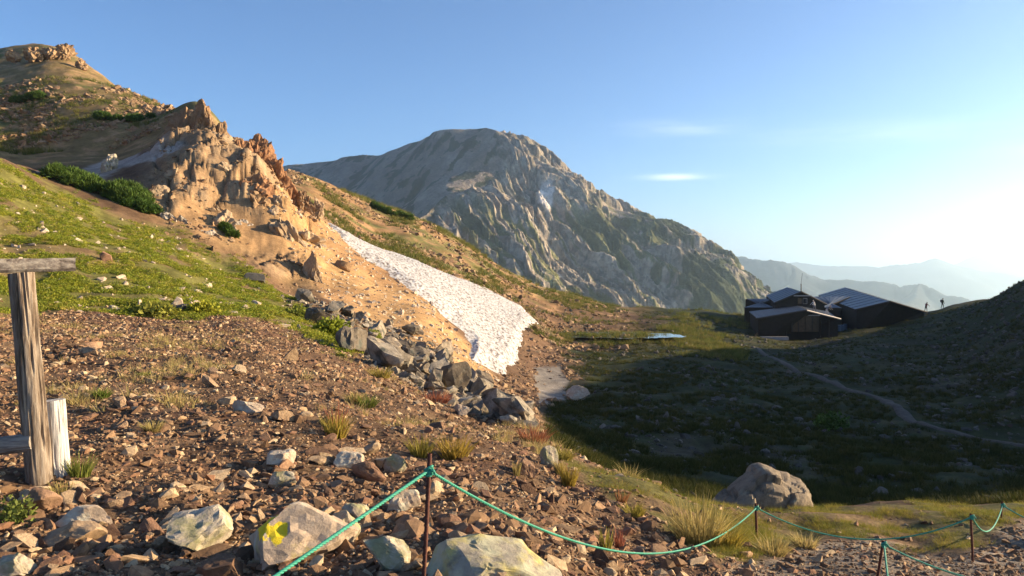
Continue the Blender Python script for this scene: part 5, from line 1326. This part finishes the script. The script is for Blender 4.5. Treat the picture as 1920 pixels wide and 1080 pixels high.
c = V3(1416, 641, 112); o = put('trestle', mesh_from('trestle', v - c, f), M['door_wood'], label='crossed wooden trestle at the left corner of the shed', cat='trestle'); o.location = c
box_thing('red_crate', 1418, 637, 1440, 645, 110, .6, 'red_paint', 'dull red crate on the grass before the shed', 'crate')
# tarpaulin shelter on bent pale hoops
M['tarp'] = plain('dark_blue_tarpaulin', (0.035, 0.04, 0.06), .6); M['hoop'] = plain('pale_hoop_pipe', (0.62, 0.60, 0.56), .4, .3)
def crest_at(px, r0=70, r1=150):
    i = int(round((px - _tabp[0]) / 10.0)); ok = np.nonzero((_tabr > r0) & (_tabr < r1))[0]; r = _tabr[ok[np.argmin(_TPY[i][ok])]]; th = math.atan((px - 960) / FPX)
    x, y = r * math.sin(th), r * math.cos(th); return Vector((x, y, float(H(np.array([x]), np.array([y]))[0])))
c = np.array(crest_at(1692)) - np.array([1.4, 0, .08])
sh = put('tarpaulin_shelter', None, label='low dark tarpaulin shelter on pale hoops near the hall', cat='shelter'); sh.location = c
a = np.linspace(0, np.pi, 17); prof = np.stack([np.cos(a) * .9, np.sign(np.sin(a)) * np.abs(np.sin(a)) ** .6 * 1.45], -1)
L_ = 3.1
vv = np.array([(x0 + .04 * math.sin(7 * x0 + p[0] * 4), p[0] * 1.0, max(0, p[1] - .03 - .1 * abs(math.sin(x0 * 1.6)))) for x0 in np.linspace(.1, L_ - .1, 13) for p in prof])
put('tarpaulin', mesh_from('tarpaulin', np.concatenate([vv, vv * np.array([1, .97, .97])]), np.concatenate([grid_faces(13, 17), grid_faces(13, 17)[:, ::-1] + len(vv)]), True), M['tarp'], sh)
for x0 in (0, L_ / 2, L_):
    v, f = tube_mesh(np.stack([np.full(17, x0), prof[:, 0] * 1.04, prof[:, 1] * 1.03], -1), .065, 6); put('hoop', mesh_from('hoop', v, f, True), M['hoop'], sh)
boulder(1686, 596, 7, 5, 'pale', 'white rock resting against the tarpaulin shelter', 260, sub=3, r_min=95); boulder(1693, 597, 5, 4, 'pale', 'smaller white rock by the tarpaulin shelter', 261, sub=3, r_min=95)
boulder(1631, 612, 16, 5, 'tan', 'pale rock on the lit crest before the hall', 262, sub=3, r_min=95)

# ------------------------------------------------------------------ people
def person(label, loc, rz, bend, mat_top, mat_leg, arms, pack=None, h=1.7, stride=.16, hat=None):
    """one continuous body grown on a skeleton; hips at half height, bend of the back in radians"""
    hip = .93; vs, es, rs, mi = [], [], [], []
    def add(p, r, par=None):
        vs.append(p); rs.append(r)
        if par is not None: es.append((par, len(vs) - 1))
        return len(vs) - 1
    sb, cb = math.sin(bend), math.cos(bend)
    def up(d, x=0, f=0): return (x, f * cb + d * sb, hip + d * cb - f * sb)
    pel = add((0, 0, hip), .145); bel = add(up(.22), .135, pel); che = add(up(.42), .155, bel); nek = add(up(.58), .06, che); hd0 = add(up(.66, 0, .02), .075, nek); hd1 = add(up(.76, 0, .03), .098, hd0); add(up(.84, 0, .02), .075, hd1)
    for s in (-1, 1):
        k = add((s * .10, .0, hip - .08), .095, pel); kn = add((s * .11, stride * s * .5 + .04, .5), .066, k); an = add((s * .11, stride * s - .02, .09), .045, kn); add((s * .12, stride * s + .13, .035), .04, an)
        sh_ = add(up(.50, s * .19), .062, che); a0, a1 = arms[0 if s < 0 else 1]
        el = add(tuple(np.array(up(.50, s * .19)) + np.array(a0)), .045, sh_); wr = add(tuple(np.array(up(.50, s * .19)) + np.array(a0) + np.array(a1)), .034, el)
        e = np.array(a1) / np.linalg.norm(a1); w_ = np.array(vs[wr])
        pm_ = add(tuple(w_ + e * .08), .036, wr); add(tuple(w_ + e * .16), .018, pm_); add(tuple(w_ + e * .09 + np.array([-s * .05, .02, 0])), .014, pm_)
    me = bpy.data.meshes.new('person'); me.from_pydata([Vector(v) * (h / 1.77) for v in vs], es, [])
    o = put('person', me, None, label=label, cat='person', group=None)
    md = o.modifiers.new('skin', 'SKIN'); md.use_smooth_shade = True; sd = o.modifiers.new('sub', 'SUBSURF'); sd.levels = sd.render_levels = 1
    for i, r in enumerate(rs): me.skin_vertices[0].data[i].radius = (r * h / 1.77,) * 2
    me.skin_vertices[0].data[0].use_root = True
    # clothes by height along the body
    m, nt, b = material('clothed_body', .85, .2)
    tc = N(nt, 'ShaderNodeTexCoord'); sx = N(nt, 'ShaderNodeSeparateXYZ'); nt.links.new(tc.outputs['Object'], sx.inputs[0])
    top_z = (hip + .56 * cb) * h / 1.77
    dv = N(nt, 'ShaderNodeMath', operation='DIVIDE'); dv.inputs[1].default_value = 2.0; nt.links.new(sx.outputs[2], dv.inputs[0])
    rp = ramp(nt, [(0, (.03, .025, .02)), (.055, mat_leg), (hip * h / 1.77 / 2, mat_top), (top_z / 2, (.36, .22, .15)), (min(.99, top_z / 2 + .075), hat or (.03, .025, .02))]); rp.color_ramp.interpolation = 'CONSTANT'
    nt.links.new(dv.outputs[0], rp.inputs[0]); nt.links.new(rp.outputs[0], b.inputs['Base Color']); me.materials.append(m)
    o.location = loc; o.rotation_euler.z = rz
    if pack:
        v, f = rock(int(loc[0] * 10), 2, (.34, .26, .52), 6, (.75, .95), 0); pk = put('backpack', mesh_from('backpack', v, f, True), plain('backpack_cloth', pack, .8), o); pk.location = Vector(up(.30, 0, -.24)) * (h / 1.77)
    return o
down = ((-.05, .05, -.27), (.0, .1, -.24)); down2 = ((.05, .05, -.27), (0, .1, -.24)); reach = ((-.03, .18, -.2), (0, .2, -.14)); reach2 = ((.03, .18, -.2), (0, .2, -.14))
def on_shed(px, Y):
    # height of the shed roof's right plane under that bearing
    x = (px - 960) / FPX * Y; a, b_, c = V3(1512, 582, 114), V3(1571, 597, 116), V3(1496, 573, 127); n = np.cross(b_ - a, c - a); return Vector((x, Y, a[2] - (n[0] * (x - a[0]) + n[1] * (Y - a[1])) / n[2] + .05))
person('worker in a white shirt standing on the shed roof', on_shed(1527, 117.5), 1.9, .25, (.62, .60, .58), (.10, .11, .15), (reach, reach2), hat=(.6, .58, .55), h=1.72)
person('worker bending down on the shed roof near its painted sunlit edge', on_shed(1550, 116.8), -1.3, 1.0, (.12, .12, .15), (.42, .40, .40), (reach, reach2), hat=(.6, .6, .6), h=1.7)
def on_crest(px, Y):
    return crest_at(px)
person('hiker in a red jacket leaning forward on the lit crest', on_crest(1736, 136), -1.2, .35, (.16, .05, .055), (.03, .03, .035), (reach, reach2), None, 1.7)
person('hiker with a large backpack standing farther along the crest', on_crest(1767, 140), -1.6, .08, (.05, .075, .05), (.05, .06, .05), (down, down2), (.14, .12, .10), 1.75)

# ------------------------------------------------------------------ the air
hz = bpy.data.materials.new('haze_air'); hz.use_nodes = True
hn = hz.node_tree; hn.nodes.remove(hn.nodes['Principled BSDF'])
pv = hn.nodes.new('ShaderNodeVolumePrincipled')
pv.inputs['Color'].default_value = (0.68, 0.86, 1.0, 1)
pv.inputs['Density'].default_value = 1.2e-4
pv.inputs['Anisotropy'].default_value = 0.66
hn.links.new(pv.outputs[0], hn.nodes['Material Output'].inputs['Volume'])
lo, hi = np.array((-46000, -46000, -1800.0)), np.array((46000, 46000, 430.0))
hv = np.array([[(lo, hi)[i][0], (lo, hi)[j][1], (lo, hi)[k][2]] for i in (0, 1) for j in (0, 1) for k in (0, 1)])
hf = np.array([[0, 1, 3, 2], [4, 6, 7, 5], [0, 4, 5, 1], [2, 3, 7, 6], [0, 2, 6, 4], [1, 5, 7, 3]])
put('haze', mesh_from('haze', hv, hf), hz, label='thin blue morning haze filling the valley air', cat='haze', kind='stuff')
